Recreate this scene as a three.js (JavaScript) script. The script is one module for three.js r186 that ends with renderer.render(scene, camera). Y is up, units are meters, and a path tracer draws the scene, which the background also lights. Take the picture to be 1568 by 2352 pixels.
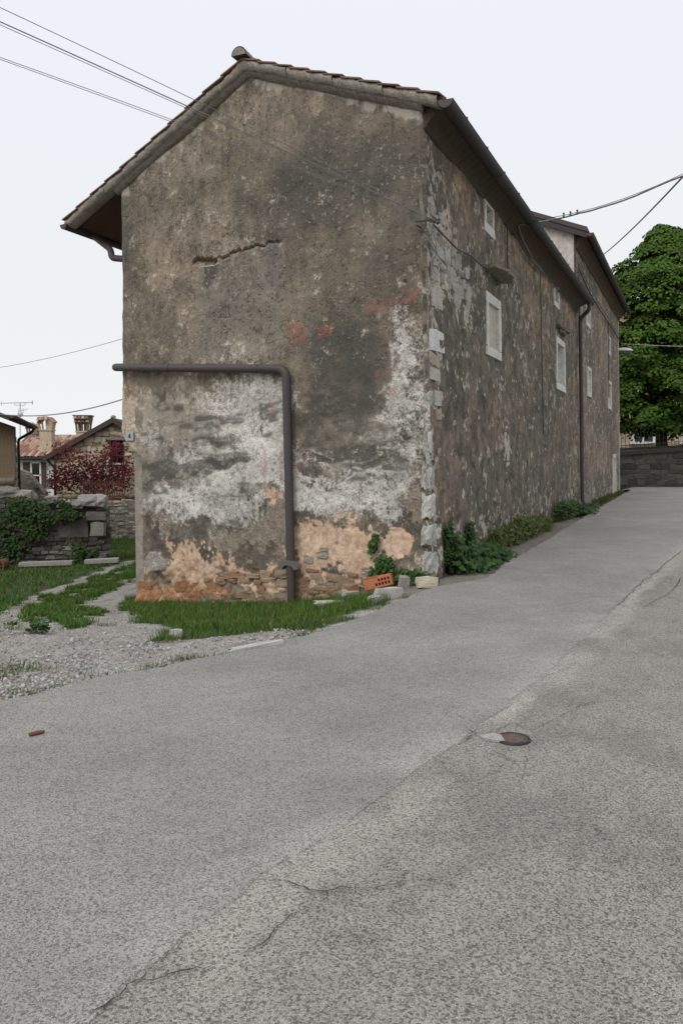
import * as THREE from 'three';
import { mergeGeometries, mergeVertices } from 'three/addons/utils/BufferGeometryUtils.js';
import { FontLoader } from 'three/addons/loaders/FontLoader.js';
import { TextGeometry } from 'three/addons/geometries/TextGeometry.js';

// ------------------------------------------------------------------ camera, sky, sun, exposure
const scene = new THREE.Scene();
const camera = new THREE.PerspectiveCamera(63.4, 682 / 1024, 0.1, 900);
const EYE = 1.65, PITCH = 0.06119;
camera.position.set(0, EYE, 0);
camera.rotation.x = -PITCH;
const renderer = new THREE.WebGLRenderer({ antialias: true });
renderer.setSize(682, 1024);
renderer.toneMapping = THREE.LinearToneMapping;
renderer.toneMappingExposure = 1.0;
renderer.shadowMap.enabled = true;
{ // even overcast sky: whitish at the horizon, faintly blue-grey overhead
  const W = 128, H = 64, d = new Float32Array(W * H * 4);
  for (let j = 0; j < H; j++) {
    const el = ((j + 0.5) / H - 0.5) * Math.PI, s = Math.max(0, Math.sin(el));
    const k = Math.min(1, s / 0.45);
    for (let i = 0; i < W; i++) {
      const o = (j * W + i) * 4, z = 1 + 0.32 * s * s * s;
      d[o] = (0.885 - 0.055 * k) * z; d[o + 1] = (0.90 - 0.045 * k) * z; d[o + 2] = (0.90 + 0.02 * k) * z; d[o + 3] = 1;
    }
  }
  const t = new THREE.DataTexture(d, W, H, THREE.RGBAFormat, THREE.FloatType);
  t.mapping = THREE.EquirectangularReflectionMapping; t.magFilter = t.minFilter = THREE.LinearFilter; t.needsUpdate = true;
  scene.background = t; scene.environment = t;
}
const sun = new THREE.DirectionalLight(new THREE.Color(1, 0.965, 0.91), 1.45);
sun.position.set(-14, 28, 9); sun.target.position.set(0, 0, -14);
sun.castShadow = true; sun.shadow.radius = 60; sun.shadow.mapSize.set(2048, 2048);
Object.assign(sun.shadow.camera, { left: -40, right: 40, top: 40, bottom: -40, near: 1, far: 120 });
scene.add(sun, sun.target);

// ------------------------------------------------------------------ helpers
const V = (x, y, z) => new THREE.Vector3(x, y, z);
function rng(seed) { let a = seed >>> 0; return () => { a = (a + 0x6D2B79F5) | 0; let t = Math.imul(a ^ (a >>> 15), 1 | a); t = (t + Math.imul(t ^ (t >>> 7), 61 | t)) ^ t; return ((t ^ (t >>> 14)) >>> 0) / 4294967296; }; }
const R = rng(7);
const rr = (a, b, r = R) => a + (b - a) * r();
const clamp = (x, a = 0, b = 1) => Math.min(b, Math.max(a, x));
const sst = (a, b, x) => { const t = clamp((x - a) / (b - a)); return t * t * (3 - 2 * t); };
const mix = (a, b, t) => a + (b - a) * t;
// tileable noise tables: a coarse one (8 cells to the tile) and a long one (64 cells); the caller sets the feature size
function noiseTable(seed, size, f0, f1) {
  const r = rng(seed), out = new Float32Array(size * size); let amp = 1, tot = 0;
  for (let f = f0; f <= f1; f *= 2) {
    const g = new Float32Array(f * f); for (let i = 0; i < f * f; i++) g[i] = r();
    for (let y = 0; y < size; y++) for (let x = 0; x < size; x++) {
      const X = x * f / size, Y = y * f / size, i = X | 0, j = Y | 0; let a = X - i, b = Y - j; a = a * a * (3 - 2 * a); b = b * b * (3 - 2 * b);
      const i1 = (i + 1) % f, j1 = (j + 1) % f;
      out[y * size + x] += amp * mix(mix(g[j * f + i], g[j * f + i1], a), mix(g[j1 * f + i], g[j1 * f + i1], a), b);
    }
    tot += amp; amp *= 0.55;
  }
  for (let i = 0; i < out.length; i++) out[i] = clamp((out[i] / tot - 0.5) * 1.7 + 0.5);
  return out;
}
const N8T = [11, 23, 37].map(s => noiseTable(s, 512, 8, 128)), N64T = [5, 17, 41].map(s => noiseTable(s, 1024, 64, 256));
function lookup(T, size, X, Y) {
  const fx = Math.floor(X), fy = Math.floor(Y), m = size - 1; X -= fx; Y -= fy;
  const i = fx & m, j = (fy & m) * size, i1 = (i + 1) & m, j1 = ((fy + 1) & m) * size, a = T[j + i], b = T[j + i1], c = T[j1 + i], d = T[j1 + i1];
  return a + (b - a) * X + (c + (d - c) * X - a - (b - a) * X) * Y;
}
const N = (x, y, s, k = 0) => lookup(N64T[k], 1024, x * 16 / s, y * 16 / s);   // 0..1, features about s metres, repeats after 64 s
const NR = (x, y, s, k = 0) => lookup(N8T[k], 512, x * 64 / s, y * 64 / s);    // repeats after 8 s, for textures that tile
// lines of sight measured on the photograph (1568 x 2352 view), for laying out the site in metres
const FPX = 1903.9, CXP = 784, CYP = 1176, cp = Math.cos(PITCH), sp = Math.sin(PITCH);
function sight(px, py) { const x = (px - CXP) / FPX, y = -(py - CYP) / FPX; return V(x, y * cp - sp, -cp - y * sp); }
const eyeP = V(0, EYE, 0);
const atDepth = (px, py, z) => { const r = sight(px, py); return r.multiplyScalar(z / r.z).add(eyeP); };
// building frame: corner, direction along the gable (to the left), direction along the street wall
const C = V(1.2592, 0, -11.5127), FD = V(-0.826, 0, -0.56367), SD = V(0.39694, 0, -0.91785);
const NF = V(-FD.z, 0, FD.x); if (NF.dot(C) > 0) NF.negate();
const NS = V(-SD.z, 0, SD.x); if (NS.x < 0) NS.negate();
const BAT = 0.029;
const F = (u, v, o = 0) => C.clone().addScaledVector(FD, u).addScaledVector(NF, o).setY(v);
const S = (t, v, o = 0) => C.clone().addScaledVector(SD, t).addScaledVector(FD, BAT * v).addScaledVector(NS, o).setY(v);
function onFront(px, py) { const r = sight(px, py), k = C.clone().sub(eyeP).dot(NF) / r.dot(NF), P = r.multiplyScalar(k).add(eyeP); return [P.clone().sub(C).dot(FD), P.y]; }
// ground height
function ab(x, z) { const dx = x - C.x, dz = z - C.z, D = FD.x * SD.z - SD.x * FD.z; return [(dx * SD.z - SD.x * dz) / D, (FD.x * dz - FD.z * dx) / D]; }
const DROP = [[-1, 0], [0, -.03], [1, -.29], [2.35, -.55], [4, -.72], [6.3, -.92], [14.3, -1.32], [60, -1.5]];
function dropAt(a) { if (a <= -1) return 0; for (let i = 0; i + 1 < DROP.length; i++) if (a < DROP[i + 1][0]) { const h = DROP[i + 1][0] - DROP[i][0], t = (a - DROP[i][0]) / h, sl = k => k <= 0 ? 0 : k >= DROP.length - 1 ? 0 : (DROP[k + 1][1] - DROP[k - 1][1]) / (DROP[k + 1][0] - DROP[k - 1][0]), t2 = t * t, t3 = t2 * t; return (2 * t3 - 3 * t2 + 1) * DROP[i][1] + (t3 - 2 * t2 + t) * h * sl(i) + (3 * t2 - 2 * t3) * DROP[i + 1][1] + (t3 - t2) * h * sl(i + 1); } return -1.5; }
function G(x, z) {
  const [a, b] = ab(x, z); let y = 0;
  y += dropAt(a) * sst(-8, 0.5, b);
  y += 0.016 * clamp(b, 0, 15) * (1 - sst(0.5, 6, a));
  y += 0.012 * (N(x, z, 1.7) - 0.5);
  return y;
}
function onGround(px, py) {
  const r = sight(px, py); let t = 1, P = V(0, 0, 0);
  for (let i = 0; i < 4000; i++) { P = r.clone().multiplyScalar(t).add(eyeP); const h = P.y - G(P.x, P.z); if (h < 0.002) break; t += Math.max(0.002, h * 0.8); if (t > 120) break; }
  return P;
}
// scene bookkeeping
const taken = {};
function numbered(n) { const c = taken[n] = (taken[n] ?? -1) + 1; return c ? n + '_' + String(c).padStart(3, '0') : n; }
function tag(o, label, category, group) { o.userData.label = label; o.userData.category = category; if (group) o.userData.group = group; return o; }
function thing(name, label, category, group) { const g = new THREE.Group(); g.name = numbered(name); scene.add(g); return tag(g, label, category, group); }
function obj(name, geo, mat, parent) { const m = new THREE.Mesh(geo, mat); m.castShadow = m.receiveShadow = true; if (parent) { m.name = name; parent.add(m); } else { m.name = numbered(name); scene.add(m); } return m; }
function struct(name, geo, mat) { const m = obj(name, geo, mat); m.userData.kind = 'structure'; return m; }
// geometry from triangles
function triGeo(pos, uv) { const g = new THREE.BufferGeometry(); g.setAttribute('position', new THREE.Float32BufferAttribute(pos, 3)); g.setAttribute('uv', new THREE.Float32BufferAttribute(uv, 2)); g.computeVertexNormals(); return g; }
// prism: planar polygon (world points) pushed along a vector; uv in metres
function prism(pts, vec) {
  const o = pts[0], e1 = pts[1].clone().sub(o).normalize();
  let n = V(0, 0, 0); for (let i = 1; i + 1 < pts.length; i++) n.add(pts[i].clone().sub(o).cross(pts[i + 1].clone().sub(o)));
  n.normalize(); const e2 = n.clone().cross(e1);
  const p2 = pts.map(p => new THREE.Vector2(p.clone().sub(o).dot(e1), p.clone().sub(o).dot(e2)));
  const tr = THREE.ShapeUtils.triangulateShape(p2, []), pos = [], uv = [], flip = n.dot(vec) > 0;
  const put = (p, a, b) => { pos.push(p.x, p.y, p.z); uv.push(a, b); };
  for (const t of tr) {
    const A = flip ? [t[0], t[2], t[1]] : t, B = flip ? t : [t[0], t[2], t[1]];
    for (const i of A) put(pts[i], p2[i].x, p2[i].y);
    for (const i of B) put(pts[i].clone().add(vec), p2[i].x, p2[i].y);
  }
  const L = vec.length(); let run = 0;
  for (let i = 0; i < pts.length; i++) {
    const a = pts[i], b = pts[(i + 1) % pts.length], c = b.clone().add(vec), d = a.clone().add(vec), w = a.distanceTo(b);
    const q = [[a, run, 0], [b, run + w, 0], [c, run + w, L], [d, run, L]];
    for (const k of (flip ? [0, 1, 2, 0, 2, 3] : [0, 2, 1, 0, 3, 2])) put(...q[k]);
    run += w;
  }
  return triGeo(pos, uv);
}
const quadPrism = (fn, a0, a1, v0, v1, o0, o1) => prism([fn(a0, v0, o0), fn(a1, v0, o0), fn(a1, v1, o0), fn(a0, v1, o0)], fn(a0, v0, o1).sub(fn(a0, v0, o0)));
function box(w, h, d, x = 0, y = 0, z = 0) { const g = new THREE.BoxGeometry(w, h, d); g.translate(x, y, z); return g; }
// beam between two points with a square section
function beam(a, b, w, h) { const d = b.clone().sub(a), L = d.length(), g = new THREE.BoxGeometry(w, h, L); const m = new THREE.Matrix4().lookAt(b, a, V(0, 1, 0)); m.setPosition(a.clone().add(b).multiplyScalar(0.5)); g.applyMatrix4(m); return g; }
function rod(a, b, r0, r1 = r0, seg = 8) { const d = b.clone().sub(a), L = d.length(), g = new THREE.CylinderGeometry(r1, r0, L, seg); g.applyQuaternion(new THREE.Quaternion().setFromUnitVectors(V(0, 1, 0), d.normalize())); const m = a.clone().add(b).multiplyScalar(0.5); g.translate(m.x, m.y, m.z); return g; }
// pipe along a polyline with rounded elbows
function pipe(pts, r, fil = 0.12, seg = 14) {
  const P = [pts[0].clone()];
  for (let i = 1; i + 1 < pts.length; i++) {
    const a = pts[i].clone().sub(pts[i - 1]), b = pts[i + 1].clone().sub(pts[i]); const f = Math.min(fil, a.length() * 0.45, b.length() * 0.45);
    const p0 = pts[i].clone().addScaledVector(a.normalize(), -f), p1 = pts[i].clone().addScaledVector(b.normalize(), f);
    for (let k = 0; k <= 6; k++) { const t = k / 6; P.push(p0.clone().multiplyScalar((1 - t) * (1 - t)).addScaledVector(pts[i], 2 * t * (1 - t)).addScaledVector(p1, t * t)); }
  }
  P.push(pts[pts.length - 1].clone());
  const path = new THREE.CurvePath(); for (let i = 0; i + 1 < P.length; i++) path.add(new THREE.LineCurve3(P[i], P[i + 1]));
  // rings by hand keep the section even at the bends
  const pos = [], idx = [], uv = [], up0 = V(0, 1, 0); let run = 0, nrm = null;
  P.forEach((p, i) => {
    const t = P[Math.min(i + 1, P.length - 1)].clone().sub(P[Math.max(i - 1, 0)]).normalize();
    if (!nrm) { nrm = Math.abs(t.y) > 0.9 ? V(1, 0, 0) : up0.clone(); }
    nrm.addScaledVector(t, -nrm.dot(t)).normalize(); const bi = t.clone().cross(nrm);
    if (i) run += p.distanceTo(P[i - 1]);
    for (let k = 0; k <= seg; k++) { const an = k / seg * Math.PI * 2; const q = p.clone().addScaledVector(nrm, Math.cos(an) * r).addScaledVector(bi, Math.sin(an) * r); pos.push(q.x, q.y, q.z); uv.push(an * r, run); }
  });
  for (let i = 0; i + 1 < P.length; i++) for (let k = 0; k < seg; k++) { const a = i * (seg + 1) + k, b = a + seg + 1; idx.push(a, b, a + 1, b, b + 1, a + 1); }
  for (const e of [0, P.length - 1]) { const c = pos.length / 3; pos.push(P[e].x, P[e].y, P[e].z); uv.push(0, 0); for (let k = 0; k < seg; k++) idx.push(c, e * (seg + 1) + k, e * (seg + 1) + k + 1); }
  const g = new THREE.BufferGeometry(); g.setAttribute('position', new THREE.Float32BufferAttribute(pos, 3)); g.setAttribute('uv', new THREE.Float32BufferAttribute(uv, 2)); g.setIndex(idx); g.computeVertexNormals(); return g;
}
function cable(a, b, sag, r, n = 28, wob = 0) { const P = []; for (let i = 0; i <= n; i++) { const t = i / n, p = a.clone().lerp(b, t); p.y -= sag * 4 * t * (1 - t); if (wob) { p.y += wob * (N(t * 9, 1, 1) - 0.5); } P.push(p); } return pipe(P, r, 0.001, 6); }
// lumpy stones: a few shared variants, unit size
function rockGeo(seed, seg = 2, amt = 0.16, round = 0.35) {
  const r = rng(seed); let g = new THREE.BoxGeometry(1, 1, 1, seg, seg, seg); g.deleteAttribute('normal'); const uvKeep = g.attributes.uv; g.deleteAttribute('uv'); g = mergeVertices(g, 1e-4);
  const p = g.attributes.position, uv = [];
  for (let i = 0; i < p.count; i++) { let v = V(p.getX(i), p.getY(i), p.getZ(i)); const l = v.length(), s = 0.5 / l; v.lerp(v.clone().multiplyScalar(s * 1.25), round); v.x += rr(-amt, amt, r) * 0.5; v.y += rr(-amt, amt, r) * 0.5; v.z += rr(-amt, amt, r) * 0.5; p.setXYZ(i, v.x, v.y, v.z); uv.push(v.x + v.z * 0.7 + seed * 0.37, v.y + v.z * 0.3 + seed * 0.21); }
  g.setAttribute('uv', new THREE.Float32BufferAttribute(uv, 2)); g = g.toNonIndexed(); g.computeVertexNormals(); return g; // broken, angular faces
}
const ROCKS = [1, 2, 3, 4, 5, 6].map(s => rockGeo(s, 2, 0.17, 0.3));
const QUOINROCKS = [31, 32, 33, 34].map(s => rockGeo(s, 4, 0.2, 0.32));
const SLABROCKS = [11, 12, 13, 14, 15].map(s => rockGeo(s, 2, 0.14, 0.16));

// ------------------------------------------------------------------ textures and materials
function dataTex(w, h, fn, srgb = true, wrap = true) {
  const d = new Uint8Array(w * h * 4); const o = [0, 0, 0];
  for (let j = 0; j < h; j++) for (let i = 0; i < w; i++) { fn(i, j, o); const k = (j * w + i) * 4; for (let c = 0; c < 3; c++) { let x = clamp(o[c]); if (srgb) x = x <= 0.0031308 ? x * 12.92 : 1.055 * Math.pow(x, 1 / 2.4) - 0.055; d[k + c] = x * 255 + 0.5; } d[k + 3] = 255; }
  const t = new THREE.DataTexture(d, w, h, THREE.RGBAFormat); if (srgb) t.colorSpace = THREE.SRGBColorSpace;
  if (wrap) t.wrapS = t.wrapT = THREE.RepeatWrapping; t.magFilter = THREE.LinearFilter; t.minFilter = THREE.LinearMipmapLinearFilter; t.generateMipmaps = true; t.needsUpdate = true; return t;
}
// neutral mineral grain, tileable over 1 m (uv in metres)
const grainCol = dataTex(512, 512, (i, j, o) => { const x = i / 64, y = j / 64; const a = NR(x, y, 1), b = NR(x * 4, y * 4, 1, 1), c = NR(x * 16, y * 16, 2, 2); const k = 0.55 + 0.32 * a + 0.25 * b + 0.3 * (c - 0.5); o[0] = k; o[1] = k * (0.985 + 0.03 * b); o[2] = k * (0.96 + 0.06 * a); });
const grainBump = dataTex(512, 512, (i, j, o) => { const x = i / 64, y = j / 64; const k = 0.45 * NR(x, y, 1, 1) + 0.35 * NR(x * 4, y * 4, 1) + 0.2 * NR(x * 16, y * 16, 2, 2); o[0] = o[1] = o[2] = k; }, false);
function mat(r, g, b, rough = 0.95, opt = {}) { const m = new THREE.MeshStandardMaterial({ roughness: rough, metalness: 0, ...opt }); m.color.setRGB(r, g, b); return m; }
const grain = (r, g, b, bump = 0.012, rough = 0.95) => mat(r, g, b, rough, { map: grainCol, bumpMap: grainBump, bumpScale: bump });
const M = {
  stoneGrey: [grain(0.34, 0.325, 0.30), grain(0.27, 0.255, 0.235), grain(0.42, 0.40, 0.37), grain(0.23, 0.215, 0.20), grain(0.37, 0.335, 0.285)],
  stoneDark: [grain(0.12, 0.11, 0.098), grain(0.17, 0.155, 0.135), grain(0.09, 0.084, 0.076), grain(0.27, 0.25, 0.22), grain(0.2, 0.18, 0.15), grain(0.34, 0.315, 0.28)],
  stoneBuff: [grain(0.62, 0.53, 0.38), grain(0.54, 0.46, 0.34), grain(0.70, 0.62, 0.47), grain(0.45, 0.385, 0.29), grain(0.58, 0.49, 0.38)],
  stoneOchre: [grain(0.37, 0.25, 0.15), grain(0.31, 0.21, 0.13), grain(0.43, 0.31, 0.20), grain(0.33, 0.19, 0.105), grain(0.40, 0.30, 0.215)],
  stonePale: [grain(0.60, 0.58, 0.54), grain(0.50, 0.48, 0.45), grain(0.66, 0.63, 0.58), grain(0.55, 0.52, 0.46)],
  wallStone: [grain(0.062, 0.055, 0.048), grain(0.085, 0.074, 0.063), grain(0.05, 0.046, 0.042), grain(0.1, 0.088, 0.073)],
  trim: grain(0.72, 0.69, 0.64, 0.008, 0.85),
  mortar: grain(0.26, 0.225, 0.175, 0.02), mortarDark: grain(0.10, 0.092, 0.082, 0.02), mortarBuff: grain(0.34, 0.275, 0.185, 0.03),
  pipe: mat(0.06, 0.046, 0.045, 0.6), gutter: mat(0.034, 0.027, 0.025, 0.65), gutterEnd: mat(0.06, 0.04, 0.036, 0.6), pipeBracket: mat(0.16, 0.15, 0.145, 0.5, { metalness: 0.4 }),
  iron: mat(0.02, 0.02, 0.021, 0.6), cable: mat(0.19, 0.18, 0.175, 0.7), cableDark: mat(0.05, 0.048, 0.047, 0.75),
  verge: grain(0.34, 0.31, 0.265, 0.02), tile: [grain(0.38, 0.19, 0.125), grain(0.46, 0.29, 0.21), grain(0.28, 0.14, 0.095), grain(0.54, 0.39, 0.31), grain(0.22, 0.13, 0.10)],
  soffit: grain(0.10, 0.05, 0.034, 0.01), timber: grain(0.055, 0.04, 0.034, 0.006, 0.8), log: grain(0.16, 0.135, 0.105, 0.02),
  white: grain(0.80, 0.79, 0.77, 0.004), cream: grain(0.60, 0.48, 0.35, 0.006), gableWhite: grain(0.62, 0.56, 0.52, 0.012), ochre: null,
  infill: grain(0.55, 0.50, 0.43, 0.008), infillGrey: grain(0.46, 0.44, 0.42, 0.006), dark: mat(0.012, 0.011, 0.011, 0.9),
  glass: new THREE.MeshPhysicalMaterial({ color: 0x0d0f10, roughness: 0.08, metalness: 0 }),
  clay: grain(0.50, 0.17, 0.085, 0.004, 0.85), shutter: mat(0.075, 0.045, 0.035, 0.7), paintWhite: mat(0.78, 0.78, 0.78, 0.5),
  plate: mat(0.36, 0.39, 0.41, 0.45, { metalness: 0.2 }), ink: mat(0.02, 0.02, 0.022, 0.6), bark: grain(0.06, 0.05, 0.042, 0.03),
  rust: grain(0.14, 0.095, 0.066, 0.004, 0.6), lampHead: mat(0.62, 0.63, 0.64, 0.4), antenna: mat(0.42, 0.43, 0.44, 0.4, { metalness: 0.5 }),
  twig: grain(0.20, 0.085, 0.05, 0.003), picket: grain(0.17, 0.055, 0.04, 0.004),
};
const pick = a => a[Math.floor(R() * a.length)];
console.log('materials');

// soft-edged spot fields, evaluated on a coarse grid in wall metres
function field(list, u0, u1, v0, v1, step = 0.04) {
  const w = Math.ceil((u1 - u0) / step) + 2, h = Math.ceil((v1 - v0) / step) + 2, d = new Float32Array(w * h);
  for (const [u, v, a, b, k] of list) for (let j = 0; j < h; j++) { const y = (v0 + j * step - v) / b; if (y * y > 9) continue; for (let i = 0; i < w; i++) { const x = (u0 + i * step - u) / a, q = x * x + y * y; if (q < 9) d[j * w + i] += k * Math.exp(-q); } }
  return (u, v) => { const X = clamp((u - u0) / step, 0, w - 1.01), Y = clamp((v - v0) / step, 0, h - 1.01), i = X | 0, j = Y | 0, a = X - i, b = Y - j, o = j * w + i; return mix(mix(d[o], d[o + 1], a), mix(d[o + w], d[o + w + 1], a), b); };
}
// ------------------------------------------------------------------ gable wall: rendered face, stains, lost paint (all in wall metres)
const FU0 = -0.2, FU1 = 6.6, FV0 = -1.3, FV1 = 7.9;
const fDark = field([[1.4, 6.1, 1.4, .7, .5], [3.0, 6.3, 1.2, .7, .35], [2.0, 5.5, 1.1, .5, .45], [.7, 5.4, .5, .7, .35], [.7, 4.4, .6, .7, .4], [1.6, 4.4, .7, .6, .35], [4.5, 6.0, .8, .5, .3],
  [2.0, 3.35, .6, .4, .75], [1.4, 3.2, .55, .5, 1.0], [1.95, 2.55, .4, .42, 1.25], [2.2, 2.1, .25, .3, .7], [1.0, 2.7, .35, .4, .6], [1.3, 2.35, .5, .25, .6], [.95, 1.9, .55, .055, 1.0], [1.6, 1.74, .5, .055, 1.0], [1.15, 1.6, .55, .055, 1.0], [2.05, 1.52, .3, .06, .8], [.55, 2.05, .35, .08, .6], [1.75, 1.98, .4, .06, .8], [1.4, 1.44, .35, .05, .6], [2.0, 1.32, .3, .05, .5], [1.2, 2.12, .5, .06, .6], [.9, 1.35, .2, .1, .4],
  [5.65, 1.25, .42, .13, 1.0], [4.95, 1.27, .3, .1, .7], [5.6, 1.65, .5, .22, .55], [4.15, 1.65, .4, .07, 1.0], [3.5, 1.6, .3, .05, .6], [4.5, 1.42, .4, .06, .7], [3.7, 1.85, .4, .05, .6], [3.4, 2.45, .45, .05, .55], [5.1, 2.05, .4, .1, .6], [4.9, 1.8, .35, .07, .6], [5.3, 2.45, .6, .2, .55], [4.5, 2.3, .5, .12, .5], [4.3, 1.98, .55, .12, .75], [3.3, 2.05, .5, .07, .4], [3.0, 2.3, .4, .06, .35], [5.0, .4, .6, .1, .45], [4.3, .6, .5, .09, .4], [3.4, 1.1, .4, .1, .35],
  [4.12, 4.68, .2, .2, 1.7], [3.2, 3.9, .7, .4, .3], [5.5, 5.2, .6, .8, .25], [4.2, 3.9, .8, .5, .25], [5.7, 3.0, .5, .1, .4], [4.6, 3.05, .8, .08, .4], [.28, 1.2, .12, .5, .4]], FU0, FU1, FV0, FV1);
const fWhite = field([[3.2, 2.5, .85, .6, 1.0], [2.85, 1.8, .65, .8, 1.0], [4.3, .95, .9, .32, 1.1], [5.1, .8, .55, .3, .9], [3.8, 1.45, 1.0, .5, .75], [4.6, 1.9, 1.1, .7, .55], [5.5, 1.95, .4, .3, .3], [3.3, .95, .4, .3, .6], [5.4, 2.1, .5, .3, .35],
  [.5, 2.5, .45, .7, .9], [.6, 1.6, .55, .6, 1.0], [1.3, 1.2, .9, .36, 1.15], [2.0, 1.1, .4, .36, 1.0], [2.1, 2.35, .14, .2, .7], [.5, 3.35, .35, .35, .6], [1.6, 1.8, .7, .2, .65], [.6, .8, .3, .25, .5], [.55, 3.75, .3, .08, .6], [1.2, 3.6, .6, .03, .35]], FU0, FU1, FV0, FV1);
const fOrange = field([[1.5, .45, .75, .3, 1.1], [2.1, .35, .3, .34, 1.0], [.5, .5, .24, .18, 1.1], [2.85, 1.1, .14, .16, 1.1], [1.2, .12, .7, .18, .7], [4.6, 0, .7, .24, .9], [5.0, .2, .25, .12, .7], [3.6, -.2, .8, .2, .55], [4.9, -.4, .7, .22, 1.0], [2.9, -.3, .6, .25, .5], [1.7, -.15, .7, .2, .5], [5.9, -.2, .12, .5, .35]], FU0, FU1, FV0, FV1);
const fMid = field([[4.2, 1.7, 1.7, 1.1, 1.2], [3.2, 2.3, .9, .7, .6], [5.0, 2.4, .9, .6, .5], [1.0, 1.6, 1.0, .9, .8], [.5, 2.9, .5, .7, .6], [5.3, .9, .7, .5, .5]], FU0, FU1, FV0, FV1);
const fBand = field([[1.5, 1.75, .8, .35, .95], [.8, 1.7, .5, .3, .6], [5.5, 1.45, .5, .35, .95], [4.4, 1.7, .9, .4, .75], [3.2, 2.1, .6, .5, .45], [4.6, 2.4, .8, .3, .6], [3.3, 1.3, .6, .3, .4], [1.8, 2.35, .5, .3, .6], [4.6, .62, .9, .15, .4]], FU0, FU1, FV0, FV1);
const fRust = field([[5.7, -.7, .6, .17, 1.2], [4.8, -.62, .6, .16, .9], [6.0, -.9, .3, .2, 1], [3.8, -.6, .5, .15, .6]], FU0, FU1, FV0, FV1);
const fBrown = field([[2.7, .65, .33, .42, 1.2], [3.5, .4, .6, .22, .9], [1.65, .74, .4, .09, 1.0], [.25, 1.0, .13, .5, .9], [5.45, .5, .4, .3, .7], [.35, .1, .3, .2, .6], [.8, .75, .12, .2, .5], [3.9, .15, .3, .2, .6]], FU0, FU1, FV0, FV1);
const fTan = field([[5.6, 3.7, .7, .9, .6], [4.9, 4.3, .6, .5, .4], [6.1, 2.6, .25, .8, .9], [3.3, 7.2, 1.2, .25, .6], [2.9, 5.4, .6, .3, .3], [4.8, 5.5, .6, .4, .35], [1.9, 4.9, .5, .4, .3], [.8, 5.0, .4, .3, .3], [6.1, 1.0, .13, 1.2, 1], [5.3, 4.9, .8, .6, .3], [3.2, 3.35, .6, .2, .4]], FU0, FU1, FV0, FV1);
// open crack in the upper render: poly line in wall metres
const CRACK = [[443, 597], [465, 601], [500, 597], [530, 586], [560, 575], [590, 565], [625, 557], [660, 560]].map(q => onFront(...q));
function crackAt(u, v) { // depth of the open crack at a point
  for (let i = 0; i + 1 < CRACK.length; i++) { const [a, va] = CRACK[i], [b, vb] = CRACK[i + 1]; if (u <= a && u >= b) { const t = (u - a) / (b - a), c = mix(va, vb, t) + .07 * (N(u, 3, .1) - .5); const wide = u > 4.0 ? .07 : mix(.012, .034, sst(2.5, 3.2, u)) * (.7 + .7 * N(u, 9, .15, 1)); if (v < c + wide * .35 && v > c - wide * .65) return u > 4.0 ? 1 : .8; } }
  return 0;
}
const gableTop = u => 7.72 - 0.415 * Math.abs(u - 3.245);
const lerp3 = (o, c, t) => { o[0] += (c[0] - o[0]) * t; o[1] += (c[1] - o[1]) * t; o[2] += (c[2] - o[2]) * t; };
function cellEdge(x, y, s) { // craquelure: distance to the border between irregular cells (0 at the border)
  x /= s; y /= s; const ix = Math.floor(x), iy = Math.floor(y); let d1 = 9, d2 = 9;
  for (let j = -1; j <= 1; j++) for (let i = -1; i <= 1; i++) { const cx = ix + i, cy = iy + j; let h = Math.imul(cx, 374761393) + Math.imul(cy, 668265263); h = Math.imul(h ^ (h >>> 13), 1274126177); const a = (h & 1023) / 1023, b = ((h >>> 10) & 1023) / 1023; const dx = cx + a - x, dy = cy + b - y, d = dx * dx + dy * dy; if (d < d1) { d2 = d1; d1 = d; } else if (d < d2) d2 = d; }
  return Math.sqrt(d2) - Math.sqrt(d1);
}
const RED = [[.3, 1.12, 3.8, 3.97, .75], [1.68, 1.98, 3.5, 3.68, .6], [2.18, 2.52, 3.48, 3.74, .55], [.24, .5, 3.86, 4.06, .4], [2.95, 3.03, 1.15, 1.8, .7], [2.62, 2.68, 1.35, 1.82, .7], [3.05, 3.3, 1.55, 1.62, .4], [4.78, 4.84, 2.22, 2.5, .6], [4.3, 4.36, 2.25, 2.5, .4], [3.9, 3.96, 2.2, 2.55, .5], [2.8, 2.86, 2.3, 2.6, .5], [.62, .95, 2.85, 2.97, .35], [.6, .7, 2.55, 2.7, .5], [2.3, 2.36, 1.4, 1.7, .4]];
function cover(w, n, soft) { const c = .5 + (.5 - w) * .62; return sst(c - soft, c + soft, n); }
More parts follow.
